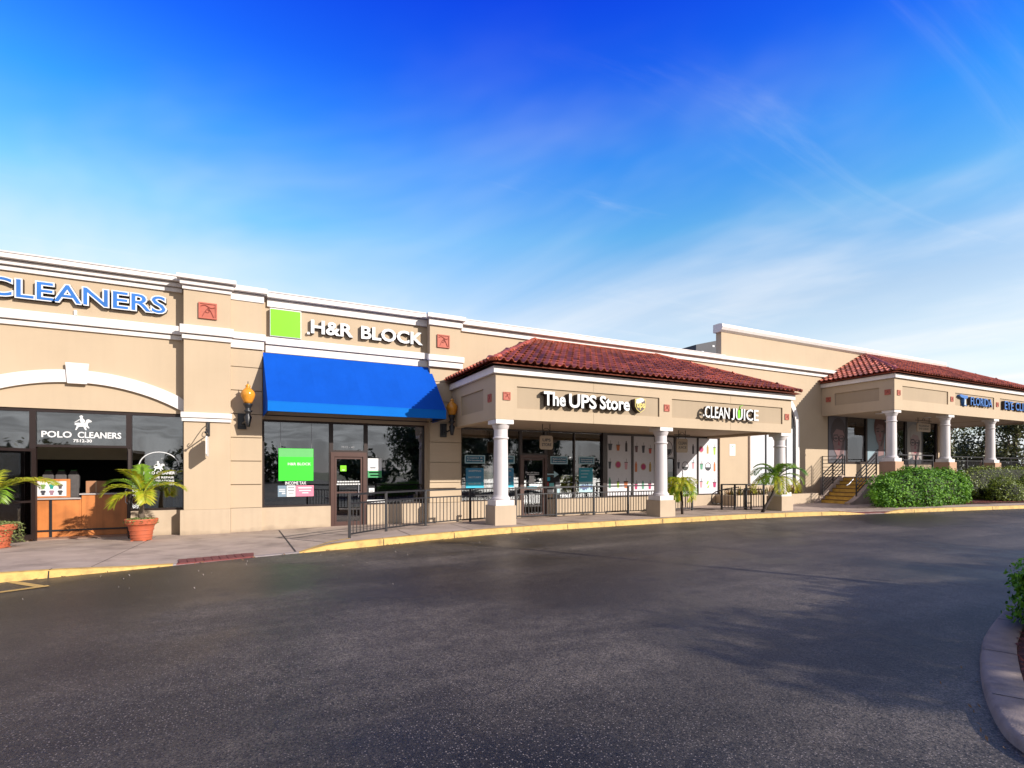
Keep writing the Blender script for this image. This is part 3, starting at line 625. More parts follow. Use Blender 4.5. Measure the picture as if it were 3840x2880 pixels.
# chairs in the tax office
for i,(xa,xb) in enumerate(((.36,.86),(1.0,1.50),(1.64,2.12))):
    ch = thing('office_chair', ('pale tub chair nearest the pier in the tax office window','pale tub chair in the middle below the green banner','pale tub chair beside the tax office door')[i], 'chair', ((xa+xb)/2,.6,-.05), 'pale chairs along the tax office window')
    MB().prism_y([(xa,.60),(xb,.60),(xb+.03,.84),(xa-.03,.84)], .45,.52).build('backrest', flat('chair_shell',(.55,.45,.42)), ch, bevel=.02)
    B(xa,xb,.52,.95,.38,.45).build('seat', flat('chair_shell',(.55,.45,.42)), ch, bevel=.02)
    for lx in (xa+.04, xb-.04):
        for ly in (.55,.9): MB().tube([(lx,ly,-.05),(lx,ly,.38)], .014, 6).build('leg', SILV, ch)

sh_ = thing('display_shelf', 'wall shelf of parcels and mailing supplies inside the shipping shop', 'shelf', (9,3.4,-.05))
for z in (.4,.95,1.5,2.05): B(6.6,12.2,3.3,3.7,z,z+.03).build('shelf_board', flat('shelf_white', (.7,.68,.62)), sh_)
for x in (6.6,8.45,10.3,12.17): B(x,x+.03,3.3,3.7,-.05,2.3).build('upright', flat('shelf_white', (.7,.68,.62)), sh_)
rs_ = random.Random(5)
for z in (.43,.98,1.53,2.08):
    x = 6.68
    while x < 12.0:
        wd = rs_.uniform(.12,.4); B(x,x+wd,3.32,3.6,z,z+rs_.uniform(.15,.42)).build('parcel', flat('parcel_%d' % rs_.randrange(5), [(.5,.32,.18),(.75,.72,.68),(.1,.2,.45),(.62,.45,.28),(.55,.12,.08)][rs_.randrange(5)]), sh_); x += wd+rs_.uniform(.02,.15)
# ------------------------------------------------------------------ flat window graphics
def printed(name, label, cat, x0, x1, z0, z1, y, boardm, parts=(), bars=(), th=.006):
    t = thing(name, label, cat, ((x0+x1)/2, y, z0))
    B(x0,x1,y-th,y,z0,z1).build('board', boardm, t)
    for nm, mb, m in parts: mb.build(nm, m, t)
    for a,b,c,d,m in bars: B(a,b,y-th-.003,y-th-.0005,c,d).build('print_block', m, t)
    return t
W_ = flat('print_white', (.78,.78,.78)); BLK = flat('print_black', (.02,.02,.025)); GRYP = flat('print_grey', (.25,.25,.27))
yg = -.0
GY = .085
def yfront(y): return y
yp = .04        # decals on the outer face of the glass line (glass at .10)
t = printed('green_window_banner', 'bright green tax company banner hanging in the office window', 'banner', .73,1.69,1.38,2.34,.085, flat('banner_green',(.03,.72,.02)),
    [('lettering', text_mb('H&R BLOCK', .98,1.62,1.84,1.92,.075,0,.02), W_)], [(.74,1.68,2.09,2.33,flat('banner_green_pale',(.12,.50,.14)))])
MB().tube([(.78,.09,2.34),(.78,.09,3.1)],.004,4).tube([(1.64,.09,2.34),(1.64,.09,3.1)],.004,4).build('hanging_wire', SILV, t)
t = thing('income_tax_lettering', 'small white INCOME TAX lettering under the green banner', 'lettering', (1.2,.09,1.27)); text_mb('INCOME TAX', .91,1.49,1.265,1.36,.09,0,.02).build('lettering', W_, t)
printed('office_hours_notice', 'blue grey notice, left of three under the green banner', 'notice', .71,.94,.91,1.24,.09, flat('notice_blue',(.18,.26,.34)), (), [(.74,.91,1.12,1.14,W_),(.74,.91,1.06,1.09,W_),(.82,.91,.99,1.03,W_)])
printed('office_hours_notice', 'white notice, middle of three under the green banner', 'notice', .95,1.19,.91,1.24,.09, W_, (), [(.98,1.16,1.16,1.19,GRYP),(.98,1.16,1.08,1.11,GRYP),(1.0,1.14,1.0,1.02,GRYP)])
printed('office_hours_notice', 'pink notice, right of three under the green banner', 'notice', 1.20,1.70,.91,1.24,.09, flat('notice_pink',(.72,.22,.32)), (), [(1.27,1.64,1.15,1.19,W_),(1.29,1.62,1.07,1.10,W_),(1.37,1.55,1.0,1.03,W_)])
printed('door_emblem', 'small lime green square decal on the tax office door', 'decal', 2.47,2.65,1.66,1.84,.068, GREEN, (), [(2.52,2.60,1.69,1.71,W_)], .003)
t = thing('door_lettering', 'two short lines of white print across the tax office door', 'lettering', (2.7,.065,1.22))
for i in range(9): B(2.38+i*.075,2.38+i*.075+.06,.062,.066,1.32,1.36).build('print_block', W_, t); B(2.36+i*.08,2.36+i*.08+.065,.062,.066,1.24,1.28).build('print_block', W_, t)
t = thing('street_number', 'faint street number 7512 above the tax office door', 'number', (2.7,.08,2.4)); text_mb('7512 - 40', 2.50,2.89,2.38,2.44,.085,0,.01).build('lettering', GRYP, t)
printed('framed_office_poster', 'white and green poster right of the tax office door', 'poster', 3.28,3.74,1.46,2.07,.09, W_, (), [(3.281,3.739,1.461,1.68,flat('poster_green',(.05,.35,.12))),(3.34,3.68,1.60,1.64,W_),(3.38,3.66,1.51,1.55,W_),(3.38,3.55,1.75,1.80,GRYP)])
printed('small_window_notice', 'small white square notice low right of the tax office door', 'notice', 3.34,3.51,.94,1.13,.09, W_, (), [(3.37,3.48,1.02,1.05,GRYP)])
printed('desk_sign', 'white strip sign on the sill right of the tax office door', 'sign', 3.27,3.84,.67,.76,.03, W_, (), [(3.3,3.5,.70,.73,GRYP)])
# dry cleaner window lettering
t = thing('shop_window_lettering', 'white POLO CLEANERS lettering with horse rider on the glass over the door', 'lettering', (-3.8,.07,2.4))
letters('POLO', -4.64,-4.05,2.51,2.67,.078,.002,.02, W_, W_, t); letters('CLEANERS', -3.93,-3.03,2.51,2.67,.078,.002,.02, W_, W_, t)
text_mb('7512-30', -4.02,-3.64,2.40,2.48,.074,0,.03).build('number', W_, t)
def rider(cx, cz, s, y, m, parent):
    horse = [(-.5,.05),(-.35,-.05),(-.45,-.35),(-.38,-.36),(-.25,-.12),(.0,-.1),(.12,-.35),(.2,-.34),(.14,-.08),(.3,-.22),(.36,-.2),(.24,.02),(.3,.2),(.45,.22),(.5,.28),(.32,.42),(.2,.4),(.1,.14),(-.3,.16),(-.42,.14)]
    man = [(-.12,.14),(-.2,.4),(-.16,.5),(-.22,.62),(-.1,.7),(.0,.62),(-.04,.5),(.04,.42),(.12,.3),(.06,.14)]
    mal = [(-.5,.18),(-.46,.16),(-.14,.40),(-.18,.44)]
    MB().prism_y([(cx+a*s,cz+b*s) for a,b in horse][::-1], y-.002,y).build('horse_print', m, parent)
    MB().prism_y([(cx+a*s,cz+b*s) for a,b in man][::-1], y-.0045,y-.0025).build('rider_print', m, parent)
    MB().prism_y([(cx+a*s,cz+b*s) for a,b in mal], y-.0045,y-.0025).build('mallet_print', m, parent)
rider(-3.82, 2.84, .36, .076, W_, t)
t = thing('side_window_lettering', 'white arch, horse rider and service list on the right cleaner window', 'lettering', (-2.2,.07,1.2))
MB().tube([(-2.2+.45*math.cos(a), .072, 1.80+.38*math.sin(a)) for a in [math.pi*i/16 for i in range(17)]], .014, 5).build('arch_line', W_, t)
rider(-2.2, 1.76, .26, .076, W_, t)
text_mb('POLO CLEANERS', -2.55,-1.80,1.58,1.66,.074,0,.03).build('lettering', W_, t)
for k,(s_,z) in enumerate((('SHOE REPAIR',1.47),('ALTERATIONS',1.38),('LEATHER SUEDE',1.29))): text_mb(s_, -2.42+.03*k,-1.86,z,z+.055,.074,0,.02).build('lettering', W_, t)
# shipping shop posters
BL = flat('poster_blue',(.02,.22,.42)); BL2 = flat('poster_cyan',(.02,.50,.72)); BL3 = flat('poster_teal',(.01,.14,.24)); PALE = flat('poster_pale',(.45,.68,.75))
for a,b,txt,lab in ((6.58,7.34,('Copies &','Printing'),'leftmost framed blue sign high in the shipping shop window'),(8.16,8.50,('Mail',''),'small framed blue sign between column and shop door'),(10.0,10.75,('Mailbox & Postal','Services'),'framed blue sign right of the shipping shop door'),(11.26,11.98,('International','Shipping'),'framed blue sign over the tall teal poster')):
    t = printed('framed_window_sign', lab, 'sign', a,b,1.93,2.22,.09, PALE, (), [(a+.04,b-.04,1.965,2.185,BL3)])
    for k,s_ in enumerate(txt):
        if s_: text_mb(s_, a+.09,b-.09,2.09-.09*k,2.15-.09*k,.078,0,.01).build('lettering', W_, t)
for a,b,lab in ((6.62,7.29,'three panel blue service poster in the leftmost shipping window'),(8.17,8.46,'narrow blue service poster left of the shipping shop door')):
    t = printed('service_poster', lab, 'poster', a,b,1.08,1.77,.09, BL, (), [(a,b,1.081,1.28,BL2)])
    for k,s_ in enumerate(('SHIPPING','NOTARY','MAILBOXES')): text_mb(s_, a+.1,b-.1,1.64-.22*k,1.70-.22*k,.078,0,.01).build('lettering', W_, t)
t = printed('tall_teal_poster', 'tall teal poster with pale print right of the shop door', 'poster', 11.27,11.91,.85,1.79,.09, flat('teal',(.01,.33,.45)), (), [(11.27,11.91,.851,1.25,PALE)])
for k in range(3): B(11.35,11.75-.06*k,.079,.082,1.66-.12*k,1.69-.12*k).build('print_block', PALE, t)
for k in range(14): B(11.3+.042*k,11.33+.042*k,.075,.079,.92+random.uniform(0,.12),1.10+random.uniform(0,.1)).build('print_block', flat('navy',(.05,.06,.25)), t)
t = thing('arrow_decal', 'white arrow decal on the glass right of the shop door', 'decal', (10.1,.09,1.5)); MB().prism_y([(9.84,1.52),(10.15,1.52),(10.15,1.42),(10.36,1.54),(10.15,1.67),(10.15,1.57),(9.84,1.57)], .086,.09).build('arrow', PALE, t)
t = thing('shop_door_decals', 'white name and code plate on the shipping shop door', 'decal', (9.2,.06,1.2)); text_mb('The UPS Store', 8.93,9.50,1.58,1.64,.068,0,.02).build('lettering', W_, t); B(9.09,9.30,.062,.066,1.22,1.50).build('plate', W_, t); B(9.0,9.42,.058,.064,1.02,1.10).build('cyan_strip', BL2, t); B(9.0,9.5,.064,.067,1.53,1.55).build('print_block', W_, t)
t = printed('stacked_window_flyers', 'cluster of cyan and white flyers low beside the shop door', 'flyers', 9.84,10.42,.66,1.44,.094, DARK, (), [(9.84,9.98,1.30,1.44,BL2),(9.84,9.92,1.12,1.24,flat('flyer_red',(.5,.02,.03))),(9.95,10.15,1.05,1.22,flat('flyer_mint',(.2,.62,.62))),(10.22,10.42,1.02,1.26,GRYP),(9.84,10.14,.86,.98,W_),(10.2,10.4,.80,1.0,PALE),(9.86,10.1,.68,.80,flat('flyer_tan',(.6,.4,.25)))])
t = thing('parcel_basket', 'brown wicker basket just inside the shipping shop window', 'basket', (10.7,.5,.60)); MB().lathe([(.18,.60),(.24,.95),(.22,.95),(.17,.65)], (10.7,.5), 14).build('basket_body', flat('wicker',(.22,.10,.06),.9), t)
t = printed('wall_notice', 'blank white notice on the tan wall beyond the juice bar', 'notice', 19.31,19.68,2.36,2.88,-.004, W_, (), [(19.46,19.53,2.74,2.79,flat('tiny_green',(.1,.5,.2)))])

# juice bar panels with printed cups, bottles and bowls
PWH = flat('panel_white',(.72,.70,.74))
def cup(x,z,c,w=.09,h=.26,lidc=BLK): return [('cup_print', MB().prism_y([(x-w*.65,z-h/2),(x+w*.65,z-h/2),(x+w,z+h/2),(x-w,z+h/2)],.078,.081), c), ('straw_print', B(x+.01,x+.025,.076,.0775,z+h/2,z+h/2+.13), lidc), ('lid_print', B(x-w*1.1,x+w*1.1,.0745,.077,z+h/2-.03,z+h/2), lidc)]
def bottle(x,z,c,h=.36): return [('bottle_print', MB().prism_y([(x-.055,z-h/2),(x+.055,z-h/2),(x+.055,z+h*.25),(x+.025,z+h*.38),(x+.025,z+h/2),(x-.025,z+h/2),(x-.025,z+h*.38),(x-.055,z+h*.25)],.078,.081), c)]
def bowl(x,z,c,c2): 
    ci = lambda r,y0,y1: MB().prism_y([(x+r*math.cos(t), z+r*math.sin(t)) for t in [2*math.pi*i/16 for i in range(16)]],y0,y1)
    return [('bowl_print', ci(.15,.078,.081), c), ('bowl_fruit_print', ci(.115,.0755,.0775), c2)]
def wrap(x,z,c): return [('wrap_print', MB().prism_y([(x-.1,z+.02),(x-.02,z-.02),(x+.06,z+.14),(x-.02,z+.16)],.078,.081), c), ('wrap_print', MB().prism_y([(x-.06,z-.14),(x+.04,z-.16),(x+.09,z+.0)],.078,.081), c)]
def ring(x,z,r): return [('ring_print', MB().tube([(x+r*math.cos(t), .078, z+r*math.sin(t)) for t in [2*math.pi*i/20 for i in range(21)]], .012, 4, False), BLK), ('half_disc_print', MB().prism_y([(x+r*.85*math.cos(t), z-.03+r*.8*math.sin(t)) for t in [math.pi+math.pi*i/12 for i in range(13)]],.076,.079), BLK)]
K = lambda n,c: flat('juice_'+n, c)
coal, oran, blk, red, tan, pink, grn, lime, mag, gold, purp = K('charcoal',(.03,.03,.05)), K('orange',(.62,.17,.04)), K('black',(.03,.015,.02)), K('red',(.55,.06,.03)), K('tan',(.5,.35,.25)), K('pink',(.62,.30,.34)), K('green',(.10,.32,.20)), K('lime',(.35,.55,.04)), K('magenta',(.45,.01,.12)), K('gold',(.45,.28,.06)), K('plum',(.14,.05,.06))
def jpanel(lab, x0, x1, items):
    t = printed('printed_window_panel', lab, 'window graphic', x0,x1,.64,3.10,.09, PWH)
    for it in items:
        for nm, mb, m in it: mb.build(nm, m, t)
jpanel('white fruit and cup panel, leftmost of the juice bar windows', 12.58,13.80,[cup(12.74,2.62,coal,.1),cup(13.13,2.60,oran,.09,.24),bottle(13.54,2.66,blk,.42),cup(12.72,1.90,coal,.07,.28),bowl(13.13,1.92,tan,mag),cup(13.53,1.88,pink,.08,.3),bottle(12.72,1.20,grn,.42),cup(13.13,1.13,lime,.06,.26),cup(13.52,1.12,oran,.1,.28)])
jpanel('white fruit and cup panel just left of the second column', 13.90,15.02,[cup(14.06,2.56,plum:=purp,.08,.26),cup(14.42,2.56,coal,.08,.3),cup(14.78,2.50,red,.08,.22),bottle(14.04,1.84,oran,.42),bowl(14.42,1.84,tan,mag),bottle(14.78,1.84,gold,.4),cup(14.04,1.04,mag,.08,.24),bottle(14.40,1.10,grn,.34),cup(14.76,1.04,mag,.08,.24)])
jpanel('white juice panel with round badge behind the small palm', 16.20,17.40,[bottle(17.18,2.62,blk,.42),cup(16.34,1.90,coal,.07,.28),ring(16.72,1.88,.18),cup(17.18,1.90,pink,.07,.28),cup(16.4,1.1,mag,.07,.24),bottle(16.8,1.1,grn,.34)])
jpanel('white juice panel with wrap and badge next to tan wall', 17.51,18.67,[bowl(17.66,2.62,tan,mag),bottle(18.05,2.62,gold,.38),cup(18.47,2.56,lime,.07,.34),cup(17.68,1.86,grn,.09,.26),ring(18.07,1.86,.17),bottle(18.47,1.86,oran,.42),cup(17.66,1.08,pink,.08,.28),wrap(18.07,1.08,lime),cup(18.47,1.06,mag,.1,.24)])
t = printed('juice_bar_door_panel', 'white door panel with part of a round badge beside second column', 'window graphic', 15.30,16.06,2.22,3.08,.09, PWH)
for nm,mb,m in ring(15.66,2.62,.34): mb.build(nm,m,t)

# eye clinic portrait posters: plain stylised faces
SK = flat('poster_skin',(.24,.13,.13)); SKL = flat('poster_skin_light',(.36,.24,.23)); HAIR = flat('poster_hair',(.05,.03,.035)); HAIRR = flat('poster_hair_red',(.12,.04,.035)); GREYB = flat('poster_backdrop_grey',(.10,.09,.11)); PBL = flat('poster_backdrop_blue',(.26,.36,.42)); COAT = flat('poster_coat',(.045,.045,.06)); LIP = flat('poster_lip',(.25,.03,.05)); BLOND = flat('poster_blond',(.42,.38,.34))
def ell(cx, cz, rx, rz, y0, n=20, tilt=0.0):
    return MB().prism_y([(cx+rx*math.cos(a)+tilt*rz*math.sin(a), cz+rz*math.sin(a)) for a in [2*math.pi*i/n for i in range(n)]], y0, y0+.002)
def portrait(lab, x0, x1, back, hair, skin, coat, fx, fz, s, glasses, longhair):
    z0, z1 = 2.10, 4.55; y = .04
    t = printed('portrait_poster', lab, 'poster', x0,x1,z0,z1,.048, back, th=.004)
    def p(nm, mb, m): mb.build(nm, m, t)
    cxx = lambda v: min(max(v, x0+.01), x1-.01)
    st_ = max(fz-.6*s, z0+.34)
    p('shoulder_print', MB().prism_y([(x0+.01,z0+.01),(x1-.01,z0+.01),(x1-.01,z0+.16),(cxx(fx+.3*s),st_),(cxx(fx-.15*s),st_+.02),(x0+.01,z0+.12)], y-.002,y), coat)
    if longhair: p('hair_print', MB().prism_y([(cxx(fx-.5*s),z0+.3),(cxx(fx-.12*s),z0+.5),(cxx(fx+.36*s),z0+.4),(cxx(fx+.48*s),fz+.1*s),(cxx(fx+.3*s),fz+.6*s),(cxx(fx-.1*s),fz+.68*s),(cxx(fx-.42*s),fz+.5*s),(cxx(fx-.5*s),fz)], y-.0045,y-.0025), hair)
    p('neck_print', MB().prism_y([(cxx(fx-.10*s),max(fz-.85*s,z0+.2)),(cxx(fx+.24*s),max(fz-.8*s,z0+.2)),(cxx(fx+.28*s),fz-.2*s),(cxx(fx-.05*s),fz-.2*s)], y-.007,y-.005), skin)
    if not longhair: p('hair_print', MB().prism_y([(cxx(fx+.36*s*math.cos(a)),fz+.22*s+.46*s*math.sin(a)) for a in [2*math.pi*i/18 for i in range(18)]], y-.0095,y-.0075), hair)
    p('face_print', MB().prism_y([(cxx(fx+a*s),fz+b*s) for a,b in ((-.04,-.5),(.10,-.5),(.24,-.3),(.30,0),(.28,.3),(.1,.44),(-.14,.42),(-.26,.22),(-.27,-.05),(-.2,-.3))], y-.012,y-.010), skin)
    p('fringe_print', MB().prism_y([(cxx(fx+a*s),fz+b*s) for a,b in ((-.28,.18),(-.1,.34),(.2,.30),(.31,.12),(.30,.45),(.05,.58),(-.22,.5))], y-.0145,y-.0125), hair)
    p('face_shade_print', MB().prism_y([(cxx(fx+a*s),fz+b*s) for a,b in ((.02,-.48),(.10,-.5),(.24,-.3),(.30,0),(.28,.16),(.20,.1),(.17,-.12),(.08,-.3))], y-.0135,y-.0122), flat('poster_skin_shade',(.09,.045,.05)))  # shadow down one side of the face, drawn into the print
    for ex in (-.13,.15): p('eye_print', MB().prism_y([(cxx(fx+(ex+.09*math.cos(a))*s), fz+.06*s+.03*s*math.sin(a)) for a in [2*math.pi*i/12 for i in range(12)]], y-.0145,y-.0125), HAIR)
    p('brow_print', MB().prism_y([(cxx(fx-.24*s),fz+.13*s),(cxx(fx-.04*s),fz+.15*s),(cxx(fx-.04*s),fz+.18*s),(cxx(fx-.24*s),fz+.17*s)], y-.0145,y-.0125), HAIR)
    p('nose_print', MB().prism_y([(cxx(fx-.03*s),fz-.14*s),(cxx(fx+.06*s),fz-.15*s),(cxx(fx+.02*s),fz+.05*s)], y-.0145,y-.0125), LIP)
    p('mouth_print', MB().prism_y([(cxx(fx-.09*s),fz-.27*s),(cxx(fx+.02*s),fz-.30*s),(cxx(fx+.13*s),fz-.27*s),(cxx(fx+.02*s),fz-.24*s)], y-.0145,y-.0125), LIP)
    if glasses:
        gm_ = MB()
        for ex in (-.13,.15): gm_.tube([(cxx(fx+(ex+.13*math.cos(a))*s), y-.017, fz+.06*s+.10*s*math.sin(a)) for a in [2*math.pi*i/14 for i in range(15)]], .012, 4, False)
        gm_.build('glasses_print', BLK, t)
portrait('grey portrait poster of a person in glasses, leftmost clinic window', 26.56,27.98,GREYB,HAIR,SK,COAT, 27.35,3.25,1.75,True,False)
portrait('pale blue portrait poster beside the first clinic column', 29.93,31.56,PBL,HAIRR,SK,COAT, 31.05,3.75,1.5,False,False)
portrait('portrait poster of a long haired person behind the hanging clinic sign', 33.76,35.30,flat('poster_cream',(.30,.30,.30)),BLOND,SKL,COAT, 34.55,3.2,1.75,True,True)

# ------------------------------------------------------------------ facade signs
s1 = thing('cleaners_sign', 'large blue CLEANERS letters with white rims on the left wall', 'sign', (-3.5,0,5.7))
letters('CLEANERS', -5.62,-2.03,5.86,6.30,0,.13,.006, BLUEF, SIDE, s1, rim=.042, rimmat=W_)
B(-3.98,-3.92,-.05,0,5.60,5.72).build('junction_box', TRIM, s1)
s2 = thing('tax_office_sign', 'green square and white H&R BLOCK letters above the blue awning', 'sign', (2.8,0,5.6))
B(.49,1.33,-.16,0,5.56,6.37).build('square_body', W_, s2, bevel=.01); B(.51,1.31,-.168,-.161,5.58,6.34).build('square_face', GREEN, s2)
letters('H&R', 1.60,2.82,5.77,6.18,0,.13,.028, W_, SIDE, s2); letters('BLOCK', 3.06,5.03,5.77,6.18,0,.13,.028, W_, SIDE, s2)
B(1.50,1.57,-.1,0,5.74,5.81).build('comma', W_, s2)

# blue awning
aw = thing('blue_awning', 'sloping bright blue fabric awning above the tax office window', 'awning', (2.8,0,3.3))
zt, zf, zb, dp = 5.06, 3.53, 3.27, 1.42; xl, xr, xlf, xrf = .31, 5.26, .40, 5.38
nn = 16; m = MB()
for i in range(nn):
    for j in range(6):
        def q(i_, j_):
            tt, ss = j_/6, i_/nn; sag = .025*math.sin(math.pi*tt)*(1 if i_%4 else .2)
            return (lerp(lerp(xl,xlf,tt), lerp(xr,xrf,tt), ss), -lerp(.165,dp,tt)+sag, lerp(zt,zf,tt)-sag*.3)
        m.poly([q(i,j+1),q(i+1,j+1),q(i+1,j),q(i,j)])
m.build('canopy_fabric', AWN, aw, smooth=True)
B(xlf,xrf,-dp-.006,-dp,zb,zf).build('valance', AWN2, aw)
MB().bar((xlf,-dp-.004,zf),(xrf,-dp-.004,zf),.012,.02).build('hem', AWN2, aw)
for x0_, xf in ((xl, xlf), (xr, xrf)):
    MB().poly([(x0_,-.165,zt),(x0_,-.165,zb-.05),(xf,-dp,zb),(xf,-dp,zf)]).build('side_panel', AWN, aw)
MB().bar((xl,-.2,zb),(xr,-.2,zb),.03).bar((xlf,-dp+.02,zb+.01),(xrf,-dp+.02,zb+.01),.03).bar((xl+.03,-.2,zb),(xlf+.03,-dp+.02,zb),.03).bar((xr-.03,-.2,zb),(xrf-.03,-dp+.02,zb),.03).build('awning_frame', BLACK, aw)

# lanterns
def lantern(x, y, z, wally, lab):
    t = thing('wall_lantern', lab, 'lantern', (x,y,z), 'amber acorn lanterns on the shop piers')
    B(x-.26,x-.04,wally-.06,wally,z-.02,z+.42).box(x-.2,x-.1,wally-.12,wally-.06,z+.05,z+.35).build('wall_bracket', BLACK, t, bevel=.008)
    MB().bar((x-.15,wally-.1,z+.12),(x,y,z+.2),.045).build('bracket_arm', BLACK, t)
    MB().lathe([(.045,z+.02),(.06,z+.1),(.10,z+.30),(.05,z+.36),(.07,z+.42),(.12,z+.46),(.06,z+.50),(.08,z+.56),(.115,z+.63),(.12,z+.66)],(x,y),14).build('neck', BLACK, t, smooth=True)
    MB().lathe([(.09,z+.665),(.12,z+.72),(.17,z+.85),(.185,z+.92),(.16,z+1.0),(.10,z+1.06),(.06,z+1.10),(.055,z+1.13),(.07,z+1.15),(.03,z+1.19),(.01,z+1.21)],(x,y),18).build('globe', AMBER, t, smooth=True)
    MB().lathe([(.012,z+1.2),(.008,z+1.28)],(x,y),6).build('finial', BLACK, t)
lantern(-.07, -.62, 2.86, -.235, 'amber acorn lantern in full sun left of the blue awning')
lantern(5.80, -.78, 2.80, -.35, 'amber acorn lantern in shade between awning and tiled canopy')

# bracket sign on the left pier (seen edge on)
bs = thing('bracket_sign', 'blank white blade sign on a scrolled iron bracket, edge on to us', 'sign', (-1.03,-.36,2.9))
B(-1.07,-.99,-.40,-.36,2.62,2.99).build('wall_plate', BLACK, bs)
mb = MB().tube([(-1.03,-.40,2.66),(-1.03,-1.22,2.66)], .016, 6).tube([(-1.03,-.40,2.95),(-1.03,-.6,2.93),(-1.03,-.8,2.84),(-1.03,-1.0,2.72),(-1.03,-1.15,2.70),(-1.03,-1.18,2.76),(-1.03,-1.10,2.78)], .012, 6)
mb.tube([(-1.03,-.55+.06*math.cos(t),2.76+.06*math.sin(t)) for t in [i*math.pi/5 for i in range(9)]], .009, 5); mb.lathe([(.02,2.63),(.035,2.66),(.02,2.69)],(-1.03,-1.24),8)
mb.build('bracket', BLACK, bs)
pts = [(-.50,2.10),(-.46,2.06),(-1.04,2.06),(-1.10,2.12),(-1.10,2.52),(-1.04,2.58),(-.54,2.58),(-.50,2.54)]
MB().add([(-1.045,y,z) for y,z in pts]+[(-1.015,y,z) for y,z in pts], [tuple(range(8)), tuple(range(15,7,-1))]+[(i,i+8,(i+1)%8+8,(i+1)%8) for i in range(8)]).build('sign_board', WHITE, bs)
MB().tube([(-1.03,-.62,2.58),(-1.03,-.62,2.66)],.006,4).tube([(-1.03,-.98,2.58),(-1.03,-.98,2.66)],.006,4).build('sign_hanger', BLACK, bs)

# ------------------------------------------------------------------ tiled canopies
def tile_mesh(w_=.235, L=.43):
    """barrel and trough tile, length along +v (up the slope, local y), width local x"""
    mb = MB(); prof = []; n_ = 9
    for i in range(n_+1):
        u = i/n_
        if u < .62: a = math.pi*u/.62; prof.append((u*w_, .075*math.sin(a)))
        else: a = math.pi*(u-.62)/.38; prof.append((u*w_, -.016*math.sin(a)))
    for t_ in (0,1):
        pass
    vs = []
    for y_, lift in ((0,.07),(L,.0)):
        for x_, z_ in prof: vs.append((x_, y_, z_+lift))
    k = n_+1
    fs = [(i,i+1,i+1+k,i+k) for i in range(n_)]
    base = len(vs)
    for x_, z_ in prof: vs.append((x_, .004, z_+.07-.02))
    fs += [(base+i, base+i+1, i+1, i) for i in range(n_)]
    mb.add(vs, fs); return mb
TMB = tile_mesh(); TME = TMB.mesh('roof_tile', TILE, smooth=False)
RTM = MB()
vs = []; 
for y_, rr in ((0,.105),(.42,.085)):
    for i in range(9): a = math.pi*i/8; vs.append((math.cos(a)*rr, y_, math.sin(a)*rr))
RTM.add(vs, [(i,i+1,i+10,i+9) for i in range(8)][::1]+[tuple(range(8,-1,-1))]); RME = RTM.mesh('ridge_tile', TILE2)
def roof_plane(root, O, U, V, width, inside, keep, stuff_mb, rows, wT=.235, rowL=.375):
    """O origin at the eave, U along the eave, V up the slope (unit vectors)"""
    Nn = U.cross(V).normalized(); rot = Matrix((U, V, Nn)).transposed().to_euler(); out = []
    for r_ in range(rows):
        for c_ in range(int(width/wT)+1):
            u0, v0 = c_*wT, r_*rowL
            if inside(u0+wT/2, v0+rowL*.5): out.append((O+U*u0+V*v0+Nn*.03, rot, Nn))
    return out
def place_tiles(root, tiles, maxn=285):
    cl_ = cam.location
    tiles.sort(key=lambda t_: -(abs((t_[0]-cl_).normalized().dot(t_[2]))/(t_[0]-cl_).length_squared))
    for k_, (p_, rot, _) in enumerate(tiles[:maxn]):
        o = inst('roof_tile', TME, p_, (rot.x+random.uniform(-.02,.02), rot.y+random.uniform(-.02,.02), rot.z+random.uniform(-.02,.02)), root)
    mb = MB()
    for p_, rot, _ in tiles[maxn:]:
        mt = Matrix.Translation(p_) @ Euler((rot.x+random.uniform(-.012,.012), rot.y, rot.z)).to_matrix().to_4x4()
        mb.add([mt @ Vector(v) for v in TMB.v], TMB.f)
    if mb.v: o = mb.build('roof_tiles', TILE, root); o['kind'] = 'stuff'
def ridge_run(root, a, b):
    a, b = Vector(a), Vector(b); d = (b-a); n_ = int(d.length/.36); q_ = d.to_track_quat('Y','Z').to_euler()
    for i in range(n_+1):
        if i*.36 > d.length-.1: break
        inst('ridge_tile', RME, a+d.normalized()*i*.36+Vector((0,0,.05)), (q_.x+.04, q_.y, q_.z), root)
def column(root, x, y, zb_, zp, zs, r0=.207, r1=.192, ped=.325, pm=STUCP):
    """x,y centre"""
    c_ = MB().lathe([(r0,zp+.27),(r0*.995,zp+.6),(r0*.97,(zp+zs)/2),(r1,zs-.5),(r1,zs-.27)],(x,y),24).build('column', COLM, root, smooth='a')
    B(x-ped,x+ped,y-ped,y+ped,zb_,zp).build('pedestal', pm, c_, bevel=.01)
    B(x-.285,x+.285,y-.285,y+.285,zp,zp+.15).build('plinth', TRIM, c_, bevel=.008)
    MB().lathe([(r0+.045,zp+.15),(r0+.06,zp+.18),(r0+.05,zp+.215),(r0+.02,zp+.23),(r0+.012,zp+.27)],(x,y),24).build('base_ring', COLM, c_, smooth='a')
    MB().lathe([(r1+.005,zs-.54),(r1+.03,zs-.52),(r1+.03,zs-.49),(r1+.005,zs-.47)],(x,y),24).build('neck_ring', COLM, c_, smooth='a')
    MB().lathe([(r1,zs-.27),(r1+.02,zs-.24),(r1+.035,zs-.2),(r1+.062,zs-.14),(r1+.068,zs-.125)],(x,y),24).build('echinus', COLM, c_, smooth='a')
    B(x-.272,x+.272,y-.272,y+.272,zs-.125,zs-.002).build('abacus', TRIM, c_, bevel=.008)
    return c_

